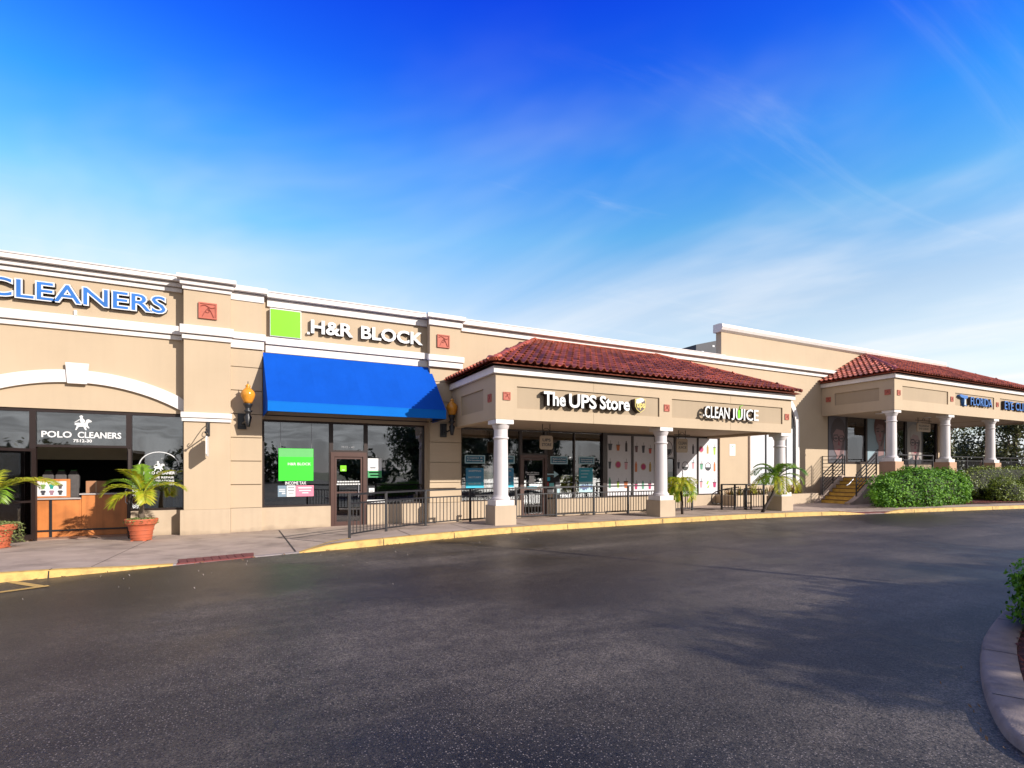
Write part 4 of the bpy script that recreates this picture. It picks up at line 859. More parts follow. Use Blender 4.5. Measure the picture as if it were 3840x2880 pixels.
C1 = thing('shop_canopy', 'red tiled canopy on white columns over the shipping shop and juice bar', 'canopy', (12,-2,.2))
X0, X1, YF, ZS, ZT = 5.96, 18.21, -3.8, 3.09, 4.33
def entab_front(root, x0, x1, yf, z0, z1, panels, ptop, pbot):
    xs_ = [x0]+[v for p_ in panels for v in p_]+[x1]
    mb = B(x0,x1,yf,yf+.30,z0,pbot).box(x0,x1,yf,yf+.30,ptop,z1)
    for i in range(0, len(xs_), 2): mb.box(xs_[i], xs_[i+1], yf, yf+.30, pbot, ptop)
    mb.build('front_beam', STUC, root)
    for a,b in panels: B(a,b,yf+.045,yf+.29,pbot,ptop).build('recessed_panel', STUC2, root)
entab_front(C1, X0, X1, YF, ZS, ZT, [(6.61,11.75),(12.28,17.71)], 4.02, 3.41)
for x in (X0, X1-.28):
    sgn = 1
    pa, pb_ = (-2.95,-1.15)
    B(x,x+.28,YF+.302,-.36 if x < 10 else -.01,ZS,3.41).box(x,x+.28,YF+.302,-.36 if x < 10 else -.01,4.02,ZT).box(x,x+.28,YF+.302,pa,3.41,4.02).box(x,x+.28,pb_,-.36 if x < 10 else -.01,3.41,4.02).build('side_beam', STUC, C1)
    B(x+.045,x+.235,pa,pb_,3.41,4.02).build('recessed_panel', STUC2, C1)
B(X0+.285,X1-.285,YF+.305,-.005,ZS+.1,ZS+.16).build('soffit', SOFF, C1)
for x in (9.19, 14.99): B(x-.006,x+.006,YF-.004,YF,ZS,3.40).box(x-.006,x+.006,YF-.004,YF,4.03,ZT).build('control_joint', STUC2, C1)
fx0, fx1, fy = X0-.10, X1+.10, YF-.10
B(fx0,fx1,fy,fy+.10,ZT,4.52).box(fx0,fx0+.1,fy+.102,-.37,ZT,4.52).box(fx1-.1,fx1,fy+.102,-.01,ZT,4.52).build('fascia', TRIM, C1, bevel=.006)
for x,z in ((6.29,3.73),(12.05,3.71),(17.94,3.69)): medallion(x, z, .22, YF, C1)
medallion(-3.42, 3.70, .22, X0, C1, 'x'); medallion(-.72, 3.70, .22, X0, C1, 'x')
for x in (X0, 11.78, 17.65): column(C1, x+.325-.04, YF+.28, .16, .72, ZS)
# roof 1
ex0, ex1, ey, ez = 5.74, 18.42, -4.08, 4.56; ax0, ax1, az = 9.25, 14.95, 6.38
def hip_roof(root, ex0, ex1, ey, ez, ax0, ax1, az, eyb=0.0, left=True, right=True, rside=None):
    mb = MB().poly([(ex0,ey,ez-.02),(ex1,ey,ez-.02),(ax1,-.0,az-.02),(ax0,-.0,az-.02)]).poly([(ex0,ey,ez-.02),(ax0,0,az-.02),(ex0,0,ez-.02)]).poly([(ex1,ey,ez-.02),(ex1,0,ez-.02),(ax1,0,az-.02)])
    mb.build('roof_deck', TILE, root)
    tiles = []
    V = Vector((0,-ey,az-ez)); Ls = V.length; V.normalize(); sl = (ax0-ex0)/Ls; sr = (ex1-ax1)/Ls; wd = ex1-ex0
    tiles += roof_plane(root, Vector((ex0,ey,ez)), Vector((1,0,0)), V, wd, lambda u,v: v < Ls-.05 and u > v*sl-.05 and u < wd-v*sr+.05, None, None, int(Ls/.375)+1)
    V2 = Vector((ax0-ex0,0,az-ez)); L2 = V2.length; V2.normalize(); D2 = -ey
    tiles += roof_plane(root, Vector((ex0,0,ez)), Vector((0,-1,0)), V2, D2, lambda u,v: u < D2*(1-v/L2)+.05 and u > .02, None, None, int(L2/.375)+1)
    V3 = Vector((ax1-ex1,0,az-ez)); L3 = V3.length; V3.normalize()
    tiles += roof_plane(root, Vector((ex1,ey,ez)), Vector((0,1,0)), V3, D2, lambda u,v: u > D2*v/L3-.05 and u < D2-.02, None, None, int(L3/.375)+1)
    ridge_run(root, (ex0,ey,ez), (ax0,-.05,az)); ridge_run(root, (ex1,ey,ez), (ax1,-.05,az)); ridge_run(root, (ax0,-.07,az-.03), (ax1,-.07,az-.03))
    return tiles
place_tiles(C1, hip_roof(C1, ex0, ex1, ey, ez, ax0, ax1, az))

C2 = thing('clinic_canopy', 'higher red tiled canopy wrapping the corner over the eye clinic entrance', 'canopy', (33,-2,1.37))
X2, XE, YF2, ZS2, ZT2 = 25.9, 41.0, -3.36, 4.44, 5.86
entab_front(C2, X2, XE, YF2, ZS2, ZT2, [(26.54,30.52),(31.19,35.18),(35.83,39.8)], 5.54, 4.91)
B(X2,X2+.28,YF2+.302,-.01,ZS2,4.91).box(X2,X2+.28,YF2+.302,-.01,5.50,ZT2).box(X2,X2+.28,YF2+.302,-2.72,4.91,5.50).box(X2,X2+.28,-.67,-.01,4.91,5.50).build('side_beam', STUC, C2)
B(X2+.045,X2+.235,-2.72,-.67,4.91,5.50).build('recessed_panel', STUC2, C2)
B(XE-.28,XE,YF2+.302,9,ZS2,ZT2).build('side_beam', STUC, C2)
B(X2+.285,37.0,YF2+.305,-.005,ZS2+.06,ZS2+.12).box(37.31,XE-.285,YF2+.305,9,ZS2+.06,ZS2+.12).build('soffit', SOFF, C2)
B(X2-.1,XE+.1,YF2-.1,YF2,ZT2,6.05).box(X2-.1,X2,YF2+.002,-.01,ZT2,6.05).box(XE,XE+.1,YF2+.002,9,ZT2,6.05).build('fascia', TRIM, C2, bevel=.006)
for x,z in ((26.22,5.21),(30.85,5.2),(35.5,5.19),(40.4,5.2)): medallion(x, z, .24, YF2, C2)
medallion(-3.08, 5.25, .24, X2, C2, 'x'); medallion(-.36, 5.24, .24, X2, C2, 'x')
PEDR = mat('rosy_plinth', (.50,.30,.19), .8, .06, 3, .2, 60)
for x in (X2, 30.58, 35.2, 40.3): column(C2, x+.33, YF2+.30, 1.37, 2.10, ZS2, .212, .196, .34, PEDR)
for y in (1.2, 5.8): column(C2, 40.63, y, 1.37, 2.10, ZS2, .212, .196, .34, PEDR)
tl2 = hip_roof(C2, 25.68, 41.3, -3.62, 6.09, 29.5, 37.5, 7.86)
e0 = Vector((41.3,0,6.09)); V3 = Vector((37.5-41.3,0,7.86-6.09)); L3 = V3.length; V3.normalize()
tl2 += roof_plane(C2, e0, Vector((0,1,0)), V3, 9, lambda u,v: v < L3-.05, None, None, int(L3/.375)+1)
MB().poly([(41.3,0,6.07),(41.3,9,6.07),(37.5,9,7.84),(37.5,0,7.84)]).build('roof_deck', TILE, C2)
place_tiles(C2, tl2)
for x in (27.6, 32.0): MB().lathe([(.16,ZS2+.03),(.16,ZS2+.06)],(x,-1.8),12).build('ceiling_light', WHITE, C2)

# canopy lettering
SG = thing('shipping_store_sign', 'white The UPS Store letters with shield on the tiled canopy', 'sign', (9,-3.8,3.5))
YP = YF+.045
letters('The', 7.38,8.10,3.52,3.92,YP,.20,.026, W_, SIDE, SG); letters('UPS', 8.22,9.18,3.50,3.91,YP,.20,.026, W_, SIDE, SG); letters('Store', 9.30,10.42,3.51,3.92,YP,.20,.026, W_, SIDE, SG)
sh = [(10.63,3.90),(10.84,3.95),(11.05,3.90),(11.05,3.68),(10.98,3.57),(10.84,3.48),(10.70,3.57),(10.63,3.68)]
so = MB().prism_y(sh[::-1], YP-.20, YP).build('shield_body', SIDE, SG)
def shr(k, dy, m, nm): MB().prism_y([(10.84+(a-10.84)*k, 3.70+(b-3.70)*k) for a,b in sh][::-1], YP-.205-dy, YP-.2005-dy).build(nm, m, so)
shr(1.0, 0, flat('shield_gold',(.65,.52,.12)), 'shield_border'); shr(.88, .006, flat('shield_brown',(.07,.03,.03)), 'shield_face')
MB().prism_y([(10.66,3.76),(10.70,3.72),(10.98,3.86),(10.94,3.92),(10.84,3.93),(10.67,3.88)][::1], YP-.222, YP-.214).build('shield_swoosh', W_, so)
text_mb('ups', 10.68,11.0,3.57,3.78,YP-.226,0,.04).build('shield_lettering', flat('shield_gold',(.65,.52,.12)), so)
SJ = thing('juice_bar_sign', 'white CLEAN JUICE letters with green straw on the tiled canopy', 'sign', (15,-3.8,3.4))
def cond(txt, a, b, z0=3.45, z1=3.85): letters(txt, a, b, z0, z1, YP-.12, .10, .012, W_, SIDE, SJ)
cond('CLEAN', 13.56,14.72); cond('J', 14.82,14.97,3.43,3.83); cond('UICE', 15.03,16.18,3.44,3.84)
B(15.12,15.22,YP-.25,YP-.235,3.50,3.78).build('juice_fill', GREEN, SJ); MB().bar((15.17,YP-.245,3.78),(15.22,YP-.245,3.93),.05,.012).bar((15.22,YP-.245,3.92),(15.33,YP-.245,3.95),.05,.012).build('straw', GREEN, SJ)
B(13.50,13.54,YP-.22,YP-.12,3.50,3.56).build('dot', W_, SJ)
MB().box(13.6,16.1,YP-.119,YP-.09,3.60,3.66).box(13.9,13.95,YP-.09,YP,3.6,3.66).box(15.8,15.85,YP-.09,YP,3.6,3.66).build('sign_raceway', STUC2, SJ)
SF = thing('eye_clinic_sign', 'blue FLORIDA EYE CLINIC letters with palm emblem on the far canopy', 'sign', (35,-3.4,4.9))
YP2 = YF2+.045; LB = flat('sign_blue',(.03,.16,.50))
letters('FLORIDA', 32.48,34.72,4.99,5.41,YP2,.14,.012, LB, SIDE, SF); letters('EYE', 36.1,37.1,4.97,5.42,YP2,.14,.012, LB, SIDE, SF); letters('CLINIC', 37.35,39.4,4.97,5.42,YP2,.14,.012, LB, SIDE, SF)
MB().prism_y([(31.42,5.40),(31.5,5.47),(31.9,5.44),(32.2,5.45),(32.22,5.33),(32.05,5.28),(31.98,5.30),(32.02,5.05),(32.1,4.92),(31.92,4.92),(31.85,5.10),(31.82,5.30),(31.6,5.32)][::-1], YP2-.14, YP2).build('emblem', LB, SF)
MB().prism_y([(31.84,4.96),(32.0,4.96),(31.98,5.24),(31.88,5.24)], YP2-.15, YP2-.141).build('emblem_stripe', flat('sign_pale',(.5,.6,.7)), SF)

# hanging signs
def hang(lab, x0, x1, z0, z1, y, lines, zceil):
    t = thing('hanging_sign', lab, 'sign', ((x0+x1)/2,y,z0), 'tan hanging signs under the canopies')
    c = .05; pts = [(x0+c,z0),(x1-c,z0),(x1,z0+c),(x1,z1-c),(x1-c,z1),(x0+c,z1),(x0,z1-c),(x0,z0+c)]
    MB().prism_y(pts, y-.02, y+.02).build('sign_board', flat('sign_tan',(.48,.36,.25)), t)
    h = (z1-z0)/(len(lines)+1)
    for k,s_ in enumerate(lines):
        zz = z1-h*(k+1)+h*.0; w_ = (x1-x0)*.5*min(1, len(s_)/5+.25); cx = (x0+x1)/2
        text_mb(s_, cx-w_*.75,cx+w_*.75,zz-h*.28,zz+h*.36,y-.024,0,.02).build('lettering', BLK, t)
    mb = MB().tube([(x0+.1,y,z1),(x0+.1,y,zceil)],.012,6).tube([(x1-.1,y,z1),(x1-.1,y,zceil)],.012,6)
    mb.tube([(x0-.12,y,z1+.14),(x1+.12,y,z1+.14)],.018,6).tube([((x0+x1)/2+.12*math.cos(a),y,z1+.14+.1*math.sin(a)) for a in [math.pi*i/6 for i in range(7)]],.01,5)
    mb.build('bracket', BLACK, t)
hang('square tan hanging sign reading UPS STORE under the canopy', 8.36,8.84,2.37,2.82,-2, ('UPS','STORE'), ZS+.1)
hang('tan hanging sign reading CLEAN JUICE behind the second column', 14.22,14.76,2.36,2.88,-2, ('CLEAN','JUICE'), ZS+.1)
hang('wide tan hanging sign reading FLORIDA EYE CLINIC', 31.6,32.9,3.76,4.22,-1.5, ('FLORIDA','EYE CLINIC'), ZS2+.06)

# ------------------------------------------------------------------ railings
def railing(lab, posts, top=.98, mid=.78, bot=.10, base=None, sp=.115, grp='black picket railings along the walkway', bars=True):
    """posts: [(x,y,zbase)]"""
    t = thing('railing', lab, 'railing', posts[0], grp)
    for x,y,z in posts: B(x-.028,x+.028,y-.028,y+.028,z-.02,z+top+.02).build('post', RAILM, t)
    pick = B(-.009,.009,-.009,.009,0,1).mesh('baluster', RAILM)
    for (xa,ya,za),(xb,yb2,zb) in zip(posts, posts[1:]):
        for h,wd in ((top,.045),(mid,.035),(bot,.03)): MB().bar((xa,ya,za+h),(xb,yb2,zb+h),wd).build('rail', RAILM, t)
        L_ = math.hypot(xb-xa, yb2-ya); n_ = int(L_/sp)
        if bars:
            for i in range(1, n_):
                u = i/n_; inst('baluster', pick, (lerp(xa,xb,u),lerp(ya,yb2,u),lerp(za,zb,u)+bot), parent=t, sc=(1,1,mid-bot))
    return t
railing('black picket railing rising from the kerb end to the first column', [(1.96,-4.72,.17),(2.97,-3.86,.17),(4.22,-3.05,.17),(5.73,-2.52,.17),(6.55,-2.46,.17)])
railing('black picket railing spanning between first and second columns', [(7.3,-2.38,.17),(8.8,-2.28,.17),(10.3,-2.24,.17),(11.8,-2.18,.17),(13.2,-2.18,.17)])
railing('short black picket railing right of the second column behind palm', [(13.75,-2.19,.17),(14.8,-2.2,.17)])
railing('black picket railing by the planter left of the third column', [(16.12,-2.4,.17),(16.6,-2.6,.17),(17.05,-2.75,.17),(17.9,-2.85,.17)])
t = thing('handrail', 'black ramp handrail with looped end in front of the planter', 'handrail', (15.9,-2.5,.17))
MB().tube([(16.7,-2.7,1.05),(16.2,-2.5,.98),(15.8,-2.42,.88),(15.62,-2.4,.80),(15.58,-2.4,.6),(15.62,-2.4,.45),(15.85,-2.42,.42),(16.1,-2.45,.42)], .02, 8).build('rail', RAILM, t)
MB().tube([(16.1,-2.42,.17),(16.1,-2.42,.9)],.02,8).build('post', RAILM, t)
t = thing('ladder_bracket', 'black open rectangular frame on the ramp beside the leaning palm', 'handrail', (17.3,-2.5,.17))
for x in (17.15, 17.5): MB().bar((x,-2.6,.17),(x,-2.6,1.0),.045).build('post', RAILM, t)
for z in (.98,.42): MB().bar((17.15,-2.6,z),(17.5,-2.6,z),.035).build('rail', RAILM, t)
t = railing('grey two bar railing along the raised clinic porch', [(26.9,-3.0,1.37),(28.4,-3.0,1.37),(29.9,-3.0,1.37)], 1.05,.82,.12, grp='railings of the clinic porch')
t = railing('grey porch railing between second and third clinic columns', [(31.6,-3.0,1.37),(33.2,-3.0,1.37),(34.9,-3.0,1.37)], 1.02,.82,.12, grp='railings of the clinic porch')
t = railing('grey porch railing right of the third clinic column', [(36.2,-3.0,1.37),(38,-3.0,1.37),(39.8,-3.0,1.37)], 1.02,.82,.12, grp='railings of the clinic porch')
t = railing('far end railing closing the clinic porch in front of trees', [(40.6,-2.4,1.37),(40.6,0.6,1.37)], 1.02,.82,.12, grp='railings of the clinic porch')

# porch slab, steps, cheek walls, planter
P(B(25.8,41.1,-3.40,-.002,-.15,1.37).box(37.3,41.1,0,9,-.15,1.37), 'porch_slab', CONC2)
st = thing('entrance_steps', 'ochre painted concrete steps climbing right to the eye clinic porch', 'steps', (24.9,-1.85,.18))
zr = (1.37-.18)/7
for k in range(7): B(24.0+.28*k,24.0+.28*(k+1)+(.02 if k < 6 else -.002),-2.55,-1.22,-.1,.18+zr*(k+1)-(0.002 if k == 6 else 0)).build('step', STAIR, st, bevel=.006)
for k in range(7): B(24.0+.28*k-.012,24.0+.28*k+.03,-2.548,-1.222,.18+zr*(k+1)-.035,.18+zr*(k+1)+.004).build('nosing', flat('nosing', (.16,.08,.02), .8), st)
def cheek(y0, y1, nm='cheek_wall'):
    pts = [(23.55,-.1),(25.79,-.1),(25.79,1.46),(25.5,1.42),(24.2,.50),(23.8,.32),(23.55,.27)]
    MB().prism_y(pts, y0, y1).build(nm, CONC, st, bevel=.012)
cheek(-2.80,-2.555); cheek(-1.215,-1.05)
def stair_rail(lab, y, ztopp):
    t = thing('stair_railing', lab, 'railing', (24.2,y,.5), 'sloping five bar railings of the entrance steps')
    a0 = (24.25,y,.52); a1 = (25.78,y,1.50); 
    for u in (0,.5,1): 
        x,z = lerp(a0[0],a1[0],u), lerp(a0[2],a1[2],u); B(x-.022,x+.022,y-.022,y+.022,z-.02,z+.98+.02).build('post', RAILM, t)
    for k in range(6): h = .14+.168*k; MB().bar((a0[0],y,a0[2]+h),(a1[0],y,a1[2]+h),.03 if k < 5 else .042).build('rail', RAILM, t)
    return t
stair_rail('black five bar stair railing nearest the round hedge', -2.66, 1); t = stair_rail('black five bar stair railing on the wall side of the steps', -1.13, 1)
MB().tube([(24.3,-2.5,1.30),(23.98,-2.5,1.08),(23.8,-2.5,1.02)],.02,6).build('rail_extension', SILV, t)
t = thing('landing_guard', 'black six bar guard rail at the wall end of the landing', 'railing', (25.9,-.6,1.37))
for y in (-1.15,-.05): B(25.88,25.92,y-.02,y+.02,1.37,2.42).build('post', RAILM, t)
for k in range(6): MB().bar((25.9,-1.15,1.5+.18*k),(25.9,-.05,1.5+.18*k),.03).build('rail', RAILM, t)
pb = thing('raised_planter', 'low tan planter wall against the building right of the juice bar', 'planter', (21,-.6,.1))
B(18.4,23.9,-1.15,-1.0,-.05,.62).box(18.4,18.55,-1.0,-.002,-.05,.62).box(23.75,23.9,-1.0,-.002,-.05,.62).build('planter_wall', STUCP, pb, bevel=.008); B(18.56,23.74,-.995,-.004,.3,.55).build('soil', SOIL, pb)
B(23.9,24.0,-1.2,-.9,.1,.5).build('end_block', STUCP, pb)
t = thing('black_downpipe', 'thin black pole standing in front of the third column side', 'pole', (18.55,-3.4,.19)); MB().tube([(18.6,-3.3,.6),(18.6,-3.3,4.3)],.028,8).build('pole', BLACK, t); B(18.55,18.65,-3.35,-3.25,.55,.62).build('foot', BLACK, t)

# roof top unit
ru = thing('rooftop_unit', 'dark slate screened unit on the roof left of the tall parapet', 'roof unit', (22,4,6.12))
MB().add([(21.3,3.9,6.9),(23.6,3.9,6.9),(23.6,6,6.9),(21.3,6,6.9),(21.3,3.9,8.42),(23.6,3.9,9.0),(23.6,6,9.0),(21.3,6,8.42)], [(0,3,2,1),(4,5,6,7),(0,1,5,4),(1,2,6,5),(2,3,7,6),(3,0,4,7)]).build('screen', SLATE, ru)
B(21.3,23.6,3.95,6,6.12,6.9).build('unit_base', SILV, ru)
for x,z in ((21.7,8.02),(22.5,8.42)): B(x,x+.14,3.88,3.899,z,z+.10).build('vent', W_, ru)

# ------------------------------------------------------------------ plants
def leafcloud(mb, n_, pos, size, up=.3, asp=.5):
    for _ in range(n_):
        p_, nrm = pos(); s_ = size*random.uniform(.65,1.35)
        d = Vector((random.gauss(0,1),random.gauss(0,1),random.gauss(0,1)+up)).normalized()
        a = (nrm*.9+d*.8).normalized(); t1 = a.cross(Vector((random.gauss(0,1),random.gauss(0,1),random.gauss(0,1)))).normalized(); t2 = a.cross(t1)
        k = len(mb.v)
        mb.v += [tuple(p_-t1*s_*.5), tuple(p_+t2*s_*asp*.5), tuple(p_+t1*s_*.5), tuple(p_-t2*s_*asp*.5)]; mb.f.append((k,k+1,k+2,k+3))
def hedge_pos(c, r, pw=3.0, z0=.0, jit=.035):
    """random point near a superellipsoid shell, outward normal"""
    def f():
        while True:
            d = Vector((random.gauss(0,1),random.gauss(0,1),random.gauss(0,1))).normalized()
            k = (abs(d.x)**pw+abs(d.y)**pw+abs(d.z)**pw)**(-1/pw)
            q = d*k*random.uniform(.80,1.0)*(1.05 if random.random() < .06 else 1)
            nz = .06*math.sin(q.x*9+c[0]*3)+.05*math.sin(q.y*11+q.x*5)+.05*math.sin(q.z*8+q.x*17)
            p_ = Vector((c[0]+q.x*r[0]*(1+nz), c[1]+q.y*r[1]*(1+nz), c[2]+q.z*r[2]*(1+nz)))+Vector((random.gauss(0,jit),random.gauss(0,jit),random.gauss(0,jit)))
            if p_.z > z0: return p_, Vector((q.x/r[0],q.y/r[1],q.z/r[2])).normalized()
    return f
COREM = mat('twig_core', (.022,.024,.012), .95, .3, 9)
def shrub(name, lab, cat, c, r, n_, leaf, size, m, pw=2.6, grp=None, z0=.12):
    t = thing(name, lab, cat, (c[0],c[1],z0), grp)
    mb = MB(); leafcloud(mb, n_, hedge_pos(c, r, pw, z0), size); mb.build('foliage', m, t)
    k = MB(); n1_, n2_ = 14, 8; vs = []; fs = []
    for i in range(n2_+1):
        a = -math.pi/2+math.pi*i/n2_
        for j in range(n1_): b = 2*math.pi*j/n1_; d = Vector((math.cos(a)*math.cos(b), math.cos(a)*math.sin(b), math.sin(a))); q = (abs(d.x)**pw+abs(d.y)**pw+abs(d.z)**pw)**(-1/pw); vs.append((c[0]+d.x*q*r[0]*.84, c[1]+d.y*q*r[1]*.84, max(z0,c[2]+d.z*q*r[2]*.84)))
    for i in range(n2_):
        for j in range(n1_): fs.append((i*n1_+j, i*n1_+(j+1)%n1_, (i+1)*n1_+(j+1)%n1_, (i+1)*n1_+j))
    k.add(vs, fs).build('stems', COREM, t)
    return t
shrub('hedge', 'large rounded bright green hedge in front of the clinic porch', 'hedge', (26.25,-4.35,.80), (3.5,.75,.98), 15000, None, .12, LEAF_HEDGE, 2.5)
# mulch bed
def bedy(x): return curb_y(x)+1.25
mbk = MB(); bx_ = [25.2,27,29,31,33,36,40,45,60]
for a,b in zip(bx_, bx_[1:]):
    ya0, yb0 = max(curb_y(a)+1.25,-9), max(curb_y(b)+1.25,-9)
    mbk.poly([(a,ya0,.20),(b,yb0,.20),(b,-3.41,.26),(a,-3.41,.26)])
structure(mbk.build('planting_bed', MULCH))
def bits(name, n_, fn, m, s=.05):
    mb = MB()
    for _ in range(n_):
        x,y,z = fn(); a = random.uniform(0,math.pi); l = s*random.uniform(.5,1.4); w_ = l*.3; c_,s_ = math.cos(a),math.sin(a); dz = random.uniform(0,.02)
        k = len(mb.v); mb.v += [(x-l*c_,y-l*s_,z),(x+w_*s_,y-w_*c_,z+dz),(x+l*c_,y+l*s_,z+dz*1.5),(x-w_*s_,y+w_*c_,z+.004)]; mb.f.append((k,k+1,k+2,k+3))
    return tag(mb.build(name, m), kind='stuff')
MB2 = mat('mulch_chips', (.16,.035,.02), .9, .5, 40)
def fb_():
    x = random.uniform(25.2,40); y0 = curb_y(x)+1.27; y = random.uniform(y0, min(y0+.9,-3.5)); return (x,y,.23)
bits('mulch_chips', 4000, fb_, MB2, .05)
for i,(cx,cy,cz,rx,ry,rz,lab) in enumerate(((32.9,-4.75,.55,1.15,.62,.58,'low clipped olive shrub right beside the big hedge'),(35.3,-5.15,.50,1.3,.62,.56,'dark low shrub second right of the big hedge'),(38.6,-5.4,.5,1.5,.7,.6,'low shrub third right of the big hedge'),
     (34.2,-4.0,.8,1.2,.5,.58,'mid row shrub behind the first low shrub'),(37.3,-4.2,.9,1.5,.55,.6,'mid row shrub in front of the porch pedestals'))):
    shrub('shrub', lab, 'shrub', (cx,cy,cz), (rx,ry,rz), 3300, None, .09, LEAF_DULL, 2.8, 'clipped olive shrubs in the bed')
shrub('back_hedge', 'long reddish olive clipped hedge below the porch edge', 'hedge', (35.5,-3.72,1.1), (5.0,.32,.78), 8500, None, .09, LEAF_DULL, 5)
shrub('back_hedge', 'far clipped hedge running on past the last porch column', 'hedge', (43.5,-4.6,1.0), (3.2,.9,.9), 4500, None, .1, LEAF_DULL, 4)

# island at lower right
isl_o = [(14,-13.35),(11,-13.42),(8.05,-13.82),(7.25,-14.0),(6.6,-14.17),(6.05,-14.33),(5.5,-14.54),(4.95,-14.77),(4.56,-14.96),(4.26,-15.12),(4.05,-15.26),(3.88,-15.5),(3.84,-15.8),(3.95,-16.15),(4.25,-16.45),(4.8,-16.7),(5.6,-17.0),(8,-17.4),(14,-18)]
def offs(pts, d):
    out = []
    for i in range(len(pts)):
        a = Vector(pts[max(i-1,0)]); b = Vector(pts[min(i+1,len(pts)-1)]); t_ = (b-a).normalized(); out.append((pts[i][0]-t_.y*d, pts[i][1]+t_.x*d))
    return out
def smooth(pts, it=2):
    for _ in range(it):
        q = [pts[0]]
        for a,b in zip(pts, pts[1:]): q += [(a[0]*.75+b[0]*.25,a[1]*.75+b[1]*.25),(a[0]*.25+b[0]*.75,a[1]*.25+b[1]*.75)]
        pts = q+[pts[-1]]
    return pts
io = smooth(isl_o); KZ = .125
prof = [(0,.03),(.008,KZ-.03),(.02,KZ-.01),(.04,KZ),(.235,KZ),(.24,KZ-.02)]
rows_ = [[(x,y,z) for (x,y) in offs(io, d)] for d,z in prof]
mb = MB(); n_ = len(io); mb.v = [p_ for r_ in rows_ for p_ in r_]
for i in range(len(prof)-1):
    for j in range(n_-1): mb.f.append((i*n_+j, (i+1)*n_+j, (i+1)*n_+j+1, i*n_+j+1))
ko = structure(mb.build('island_kerb', mat('island_concrete', (.30, .235, .20), .85, .12, 3, .4, 90, dirt=(.10, .08, .075), dscale=3.5, damt=.7), smooth=True))
inner = offs(io, .236)
structure(MB().poly([(x,y,KZ-.025) for x,y in inner][::-1]).build('island_bed', MULCH))
for j in range(6, n_-2, 9):
    a, b = offs(io,.0)[j], offs(io,.232)[j]; groundstrip('island_kerb_joint', [(lerp(a[0],b[0],.12),lerp(a[1],b[1],.12),KZ-.001),(b[0],b[1],KZ-.001)], .009, JOINT)
def fi_():
    while True:
        x,y = random.uniform(4.5,10), random.uniform(-17,-13.5)
        j = min(range(n_), key=lambda k_: (inner[k_][0]-x)**2+(inner[k_][1]-y)**2)
        a = Vector(inner[max(j-1,0)]); b = Vector(inner[min(j+1,n_-1)]); t_ = (b-a)
        if t_.x*(y-inner[j][1])-t_.y*(x-inner[j][0]) > 0: return (x,y,KZ-.015+random.uniform(0,.02))
bits('mulch_chips', 5000, fi_, MB2, .03)
shrub('island_hedge', 'bright leafy hedge on the kerbed island at the right edge', 'hedge', (8.85,-14.66,.42), (2.25,.53,.54), 26000, None, .058, LEAF_HEDGE, 3.0, None, .2)

GRIT = mat('pale_grit', (.26,.22,.20), .9, .3, 30); LITTER = mat('dry_leaf', (.22,.12,.05), .9, .4, 30)
def gf():
    x = random.gauss(1.0, 3.6); return (x, curb_y(max(-20,min(60,x)))-abs(random.gauss(0,1.0))-.05-(1.0 if random.random() < .4 else 0), .054)
bits('road_grit', 130, gf, GRIT, .011)
def lf():
    x = random.uniform(-5, 24); return (x, curb_y(x)-abs(random.gauss(0,.10))-.03, .056)
bits('dry_leaves', 260, lf, LITTER, .028)
def lf2():
    a = random.uniform(.35, 1.0); j = int(a*(n_-12)); x, y = offs(io, -.05-abs(random.gauss(0,.09)))[min(j+4, n_-1)]; return (x+random.gauss(0,.03), y+random.gauss(0,.03), .056)
bits('dry_leaves', 45, lf2, LITTER, .014)
# palms
def frond(base, az, el, L, droop, ll, n_, wid=.03, curl=.3, vee=.35):
    """arching rachis with leaflets"""
    mb = MB(); pts = []; p_ = Vector(base); ang = el
    st_ = L/14
    for i in range(15):
        pts.append(p_.copy()); d = Vector((math.cos(az)*math.cos(ang), math.sin(az)*math.cos(ang), math.sin(ang))); p_ = p_+d*st_; ang -= droop/14*(1+i*.08)
    mb.tube(pts, [lerp(.014,.003,i/14)*L for i in range(15)], 5)
    side = Vector((-math.sin(az), math.cos(az), 0))
    for k in range(n_):
        u = .18+.80*k/(n_-1); i = min(int(u*14), 13); f = u*14-i; q = pts[i].lerp(pts[i+1], f); d = (pts[i+1]-pts[i]).normalized(); up = side.cross(d).normalized()
        if up.z < 0: up = -up
        l = ll*(math.sin(math.pi*min(u*1.05,1))**.6)*random.uniform(.85,1.1)+.02
        for sg in (-1,1):
            o = (side*sg*math.cos(curl)+d*(.55+.5*u)+up*vee*random.uniform(.6,1.2)).normalized()
            t0 = q; t1 = q+o*l*.5; t2 = q+o*l+Vector((0,0,-l*.28)); w_ = wid*.5*(d-o*d.dot(o)).normalized()
            kk = len(mb.v); mb.v += [tuple(t0), tuple(t1+w_), tuple(t1-w_), tuple(t2)]; mb.f += [(kk,kk+2,kk+1),(kk+1,kk+2,kk+3)]
    return mb
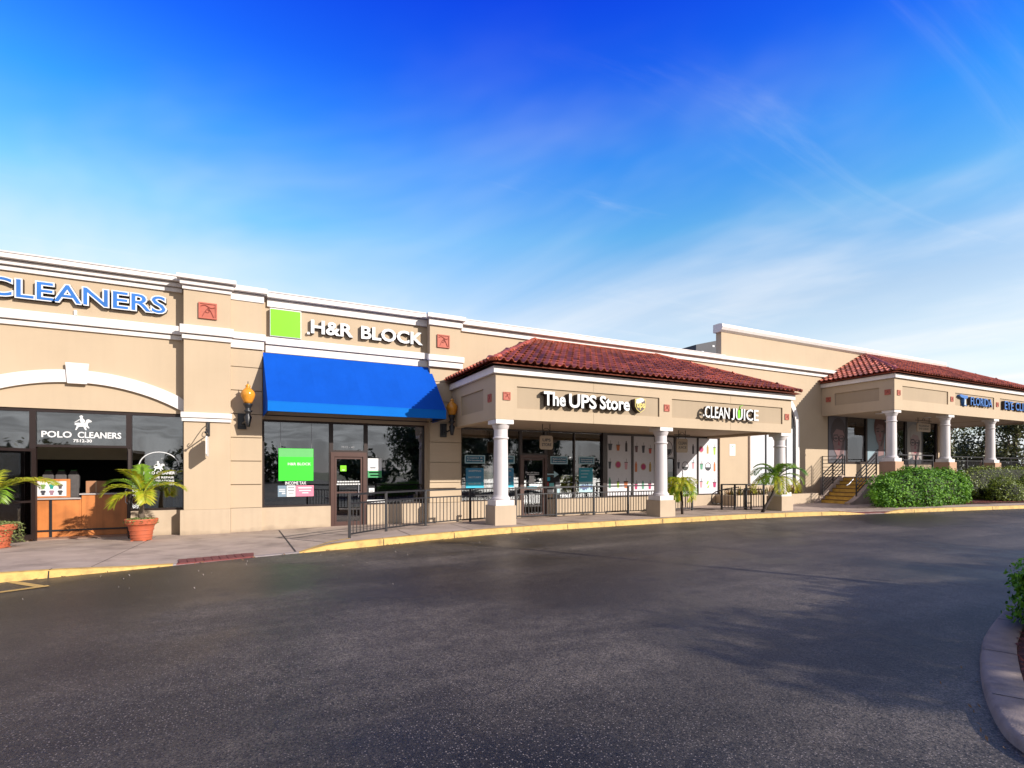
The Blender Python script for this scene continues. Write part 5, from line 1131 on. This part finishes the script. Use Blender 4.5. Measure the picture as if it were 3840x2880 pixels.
def pot(x, y, z, lab):
    t = thing('terracotta_pot', lab, 'plant pot', (x,y,z), 'terracotta pots by the dry cleaner doors')
    prof_ = [(.20,z+.05),(.215,z+.09),(.23,z+.22),(.262,z+.36),(.275,z+.40),(.285,z+.41),(.30,z+.42),(.325,z+.44),(.335,z+.50),(.345,z+.54),(.335,z+.56),(.30,z+.555),(.285,z+.50)]
    MB().lathe(prof_,(x,y),28).build('pot_body', TERRA, t, smooth='a')
    for zz, rr in ((z+.13,.222),(z+.20,.231),(z+.30,.252)): MB().lathe([(rr,zz-.012),(rr+.012,zz),(rr,zz+.012)],(x,y),28).build('pot_rib', TERRA, t, smooth=True)
    MB().lathe([(.285,z+.47),(.01,z+.49)],(x,y),20).build('soil', SOIL, t)
    for a in (.5,2.1,3.7,5.2): B(x+.19*math.cos(a)-.035,x+.19*math.cos(a)+.035,y+.19*math.sin(a)-.035,y+.19*math.sin(a)+.035,z,z+.055).build('pot_foot', TERRA, t)
    return t
def groundcover(x, y, z, lab, n_=500, r_=.36, over=.05):
    t = thing('trailing_plant', lab, 'plant', (x,y,z), 'trailing plants in the pots')
    mb = MB()
    def f():
        a = random.uniform(0,2*math.pi); rr = r_*math.sqrt(random.random()); zz = z+.06*random.random()*(1.2-rr/r_)
        if rr > r_*.8: zz -= random.random()*over
        return Vector((x+rr*math.cos(a), y+rr*math.sin(a), zz)), Vector((0,0,1))
    leafcloud(mb, n_, f, .055, .6, .45); mb.build('foliage', LEAF_GND, t); return t
pot(-2.36, -1.45, -.035, 'terracotta pot with ribs standing right of the open cleaner doors'); groundcover(-2.36,-1.45,.50,'pale green trailing plant spilling from the right pot',650,.36,.10)
pot(-4.93, -1.60, -.035, 'terracotta pot cut off by the left photo edge'); groundcover(-4.93,-1.60,.52,'thick pale trailing plant burying the left pot',1500,.46,.42)
def palm(lab, base, trunk, fr, tm, fm_list, name='palm_tree', grp=None, tr=(.06,.045)):
    t = thing(name, lab, 'palm', base, grp); k = len(trunk)
    MB().tube(trunk, [lerp(tr[0],tr[1],i/(k-1)) for i in range(k)], 10).build('trunk', tm, t, smooth=True)
    for i,a in enumerate(fr):
        frond(trunk[-1], *a).build('frond', fm_list[i%len(fm_list)], t)
    return t
b1 = (-2.36,-1.45,.46)
palm('small potted palm with yellow green arching fronds right of the doors', b1, [b1,(-2.36,-1.45,.75),(-2.34,-1.45,1.05)],
     [(R(196),R(52),.98,1.5,.40,34,.032),(R(170),R(66),1.0,1.4,.36,32,.03),(R(-12),R(50),1.12,1.25,.34,36,.03),(R(12),R(74),1.0,.9,.34,32,.042),(R(100),R(82),.95,.6,.32,30,.04),(R(235),R(76),1.0,.9,.34,30,.042),(R(60),R(60),.95,1.3,.34,28,.042),(R(285),R(50),.75,1.9,.32,28,.042),(R(215),R(30),.8,1.5,.36,28,.045)],
     BARK, [LEAF_YEL, LEAF_PALM, LEAF_YEL, LEAF_YEL, LEAF_PALM], tr=(.075,.04))
b2 = (-4.93,-1.60,.46)
palm('potted palm with a broad frond reaching across the open door', b2, [b2,(-4.97,-1.6,.8),(-5.0,-1.6,1.15)],
     [(R(-20),R(38),1.40,.85,.44,46,.038),(R(10),R(62),1.0,1.6,.34,26,.034),(R(180),R(50),1.0,1.5,.34,24,.034),(R(95),R(75),.9,1.0,.3,22,.03),(R(230),R(60),1.0,1.6,.3,24,.03),(R(300),R(52),.85,2.0,.3,24,.03)],
     BARK, [LEAF_YEL, LEAF_YEL, LEAF_PALM], tr=(.08,.045))
b3 = (13.22,-3.30,.19)
fr3 = [(R(15+i*27),R(72-(i%4)*22),.80+.1*(i%2),1.9,.24,32,.026) for i in range(24)]
palm('small bushy palm with thin dark trunk between second column and juice panel', b3, [b3,(13.22,-3.30,.6),(13.15,-3.28,1.15)], fr3, BARKD, [LEAF_YEL, LEAF_PALM, LEAF_YEL], tr=(.045,.035))
b4 = (16.35,-4.0,.19)
fr4 = [(R(i*31+5),R(78-(i%4)*20),1.1+.15*(i%2),1.55,.30,34,.026) for i in range(22)]
palm('leaning dark trunked palm in front of the third column', b4, [b4,(16.5,-4.02,.40),(16.78,-4.05,.75),(16.95,-4.08,1.1),(17.0,-4.1,1.4)], fr4, BARKD, [LEAF_PALM, leafmat('palm_leaf_green',(.05,.16,.015),(.12,.30,.03),.4,.3), LEAF_PALM, LEAF_YEL], tr=(.06,.045))
# planter plants
for i in range(10):
    x = 18.85+i*.5
    t = thing('spiky_planter_plant', 'reddish spiky plant, number unclear, in the low wall planter', 'plant', (x,-.5,.55), 'reddish spiky plants crowded in the raised planter')
    t['label'] = 'reddish green spiky plant crowded in the raised planter bed by the wall'
    mb = MB()
    for k in range(26):
        a = random.uniform(0,2*math.pi); e = random.uniform(.35,1.4); L_ = random.uniform(.35,.65); o = Vector((x+random.uniform(-.1,.1),-.5+random.uniform(-.1,.1),.55)); d = Vector((math.cos(a)*math.cos(e), math.sin(a)*math.cos(e), math.sin(e))); s_ = Vector((-math.sin(a),math.cos(a),0))*.025
        m1 = o+d*L_*.6; m2 = o+d*L_+Vector((0,0,-.06)); kk = len(mb.v); mb.v += [tuple(o-s_),tuple(o+s_),tuple(m1+s_),tuple(m1-s_),tuple(m2)]; mb.f += [(kk,kk+1,kk+2,kk+3),(kk+3,kk+2,kk+4)]
    mb.build('leaves', LEAF_RED, t)

# trees
def tree(name, lab, x, y, h, cr, n_, m, size, grp=None, trunk=.22, low=.3, seed=0, z=-.15):
    rd = random.Random(seed); t = thing(name, lab, 'tree', (x,y,z), grp)
    top = z+h; mb = MB(); hub = (x+rd.uniform(-.3,.3), y+rd.uniform(-.3,.3), z+h*.38)
    mb.tube([(x,y,z),(x+.1,y,z+h*.2),hub], [trunk*1.2,trunk,trunk*.8], 8)
    clumps = []
    for i in range(int(11+cr)):
        a = rd.uniform(0,2*math.pi); rr = cr*math.sqrt(rd.random())*.85; zz = z+h*(low+(1-low)*rd.uniform(.12,.88)); k = 1-abs((zz-z)/h-.62)*.9
        c = Vector((x+rr*k*math.cos(a), y+rr*k*math.sin(a), zz)); clumps.append((c, cr*rd.uniform(.26,.46)))
        mid = Vector(hub).lerp(c, .5)+Vector((0,0,rd.uniform(-.2,.3))); mb.tube([hub, mid, c], [trunk*.5,trunk*.3,trunk*.1], 5)
    mb.build('trunk', BARK, t, smooth=True)
    lb = MB(); rs = random.getstate(); random.seed(seed+99)
    def f():
        c, r_ = random.choice(clumps); d = Vector((random.gauss(0,1),random.gauss(0,1),random.gauss(0,.8))).normalized(); return c+d*r_*random.uniform(.35,1.0)**.6, d
    leafcloud(lb, n_, f, size, .4); random.setstate(rs)
    lb.build('crown', m, t); return t
oaks = [(47,-4.5,6.2,2.9),(51,1.5,7.2,3.4),(46,5.5,6.4,3.0),(55,-9,6.8,3.2),(58,9,8,4),(50,12,7.4,3.6),(64,0,8.5,4.2)]
ol = ['olive green oak nearest behind the last porch columns','broad oak in the middle behind the porch','oak seen between second and third clinic columns','oak at the right edge beyond the porch corner','tall distant oak behind the others','rear oak left of the gap in the trees','farthest oak of the group behind the clinic']
for i,(x,y,h,r_) in enumerate(oaks): tree('oak_tree', ol[i], x,y,h,r_,7000 if i < 4 else 4500,LEAF_OAK,.26,'trees behind the eye clinic porch',.2,.12,seed=i*7+3)
# trees of the car park, out of frame: they cast the shade on the road and stand in the window reflections
for i,(x,y,h,r_) in enumerate(((12.4,-24.6,6.0,3.1),(17.8,-25.4,6.2,3.0),(23,-26,6.6,3.2))): tree('parking_tree', 'leafy tree on the kerbed island behind the camera', x,y,h,r_,9000,LEAF_DARK,.24,'shade trees on the island behind the camera',.16,.42,seed=i*5+41)
for i in range(12):
    tree('tree', 'tree in the row across the car park', -48+i*10+random.uniform(-3,3), -62+random.uniform(-6,6), random.uniform(3.4,5.6), random.uniform(4,5.5), 1300, LEAF_DARK, .75, 'row of trees across the car park', .3, .05, seed=i+200)
lp = thing('light_pole', 'tall dark car park light pole standing out of frame', 'light pole', (13.4,-21.0,.05))
MB().tube([(13.4,-21.0,.05),(13.4,-21.0,7.8)], [.085,.06], 10).build('pole', BLACK, lp); B(13.1,13.7,-21.2,-20.8,7.8,7.95).build('lamp_head', BLACK, lp); MB().lathe([(.25,.05),(.25,.5)],(13.4,-21.0),12).build('pole_base', CONC2, lp)
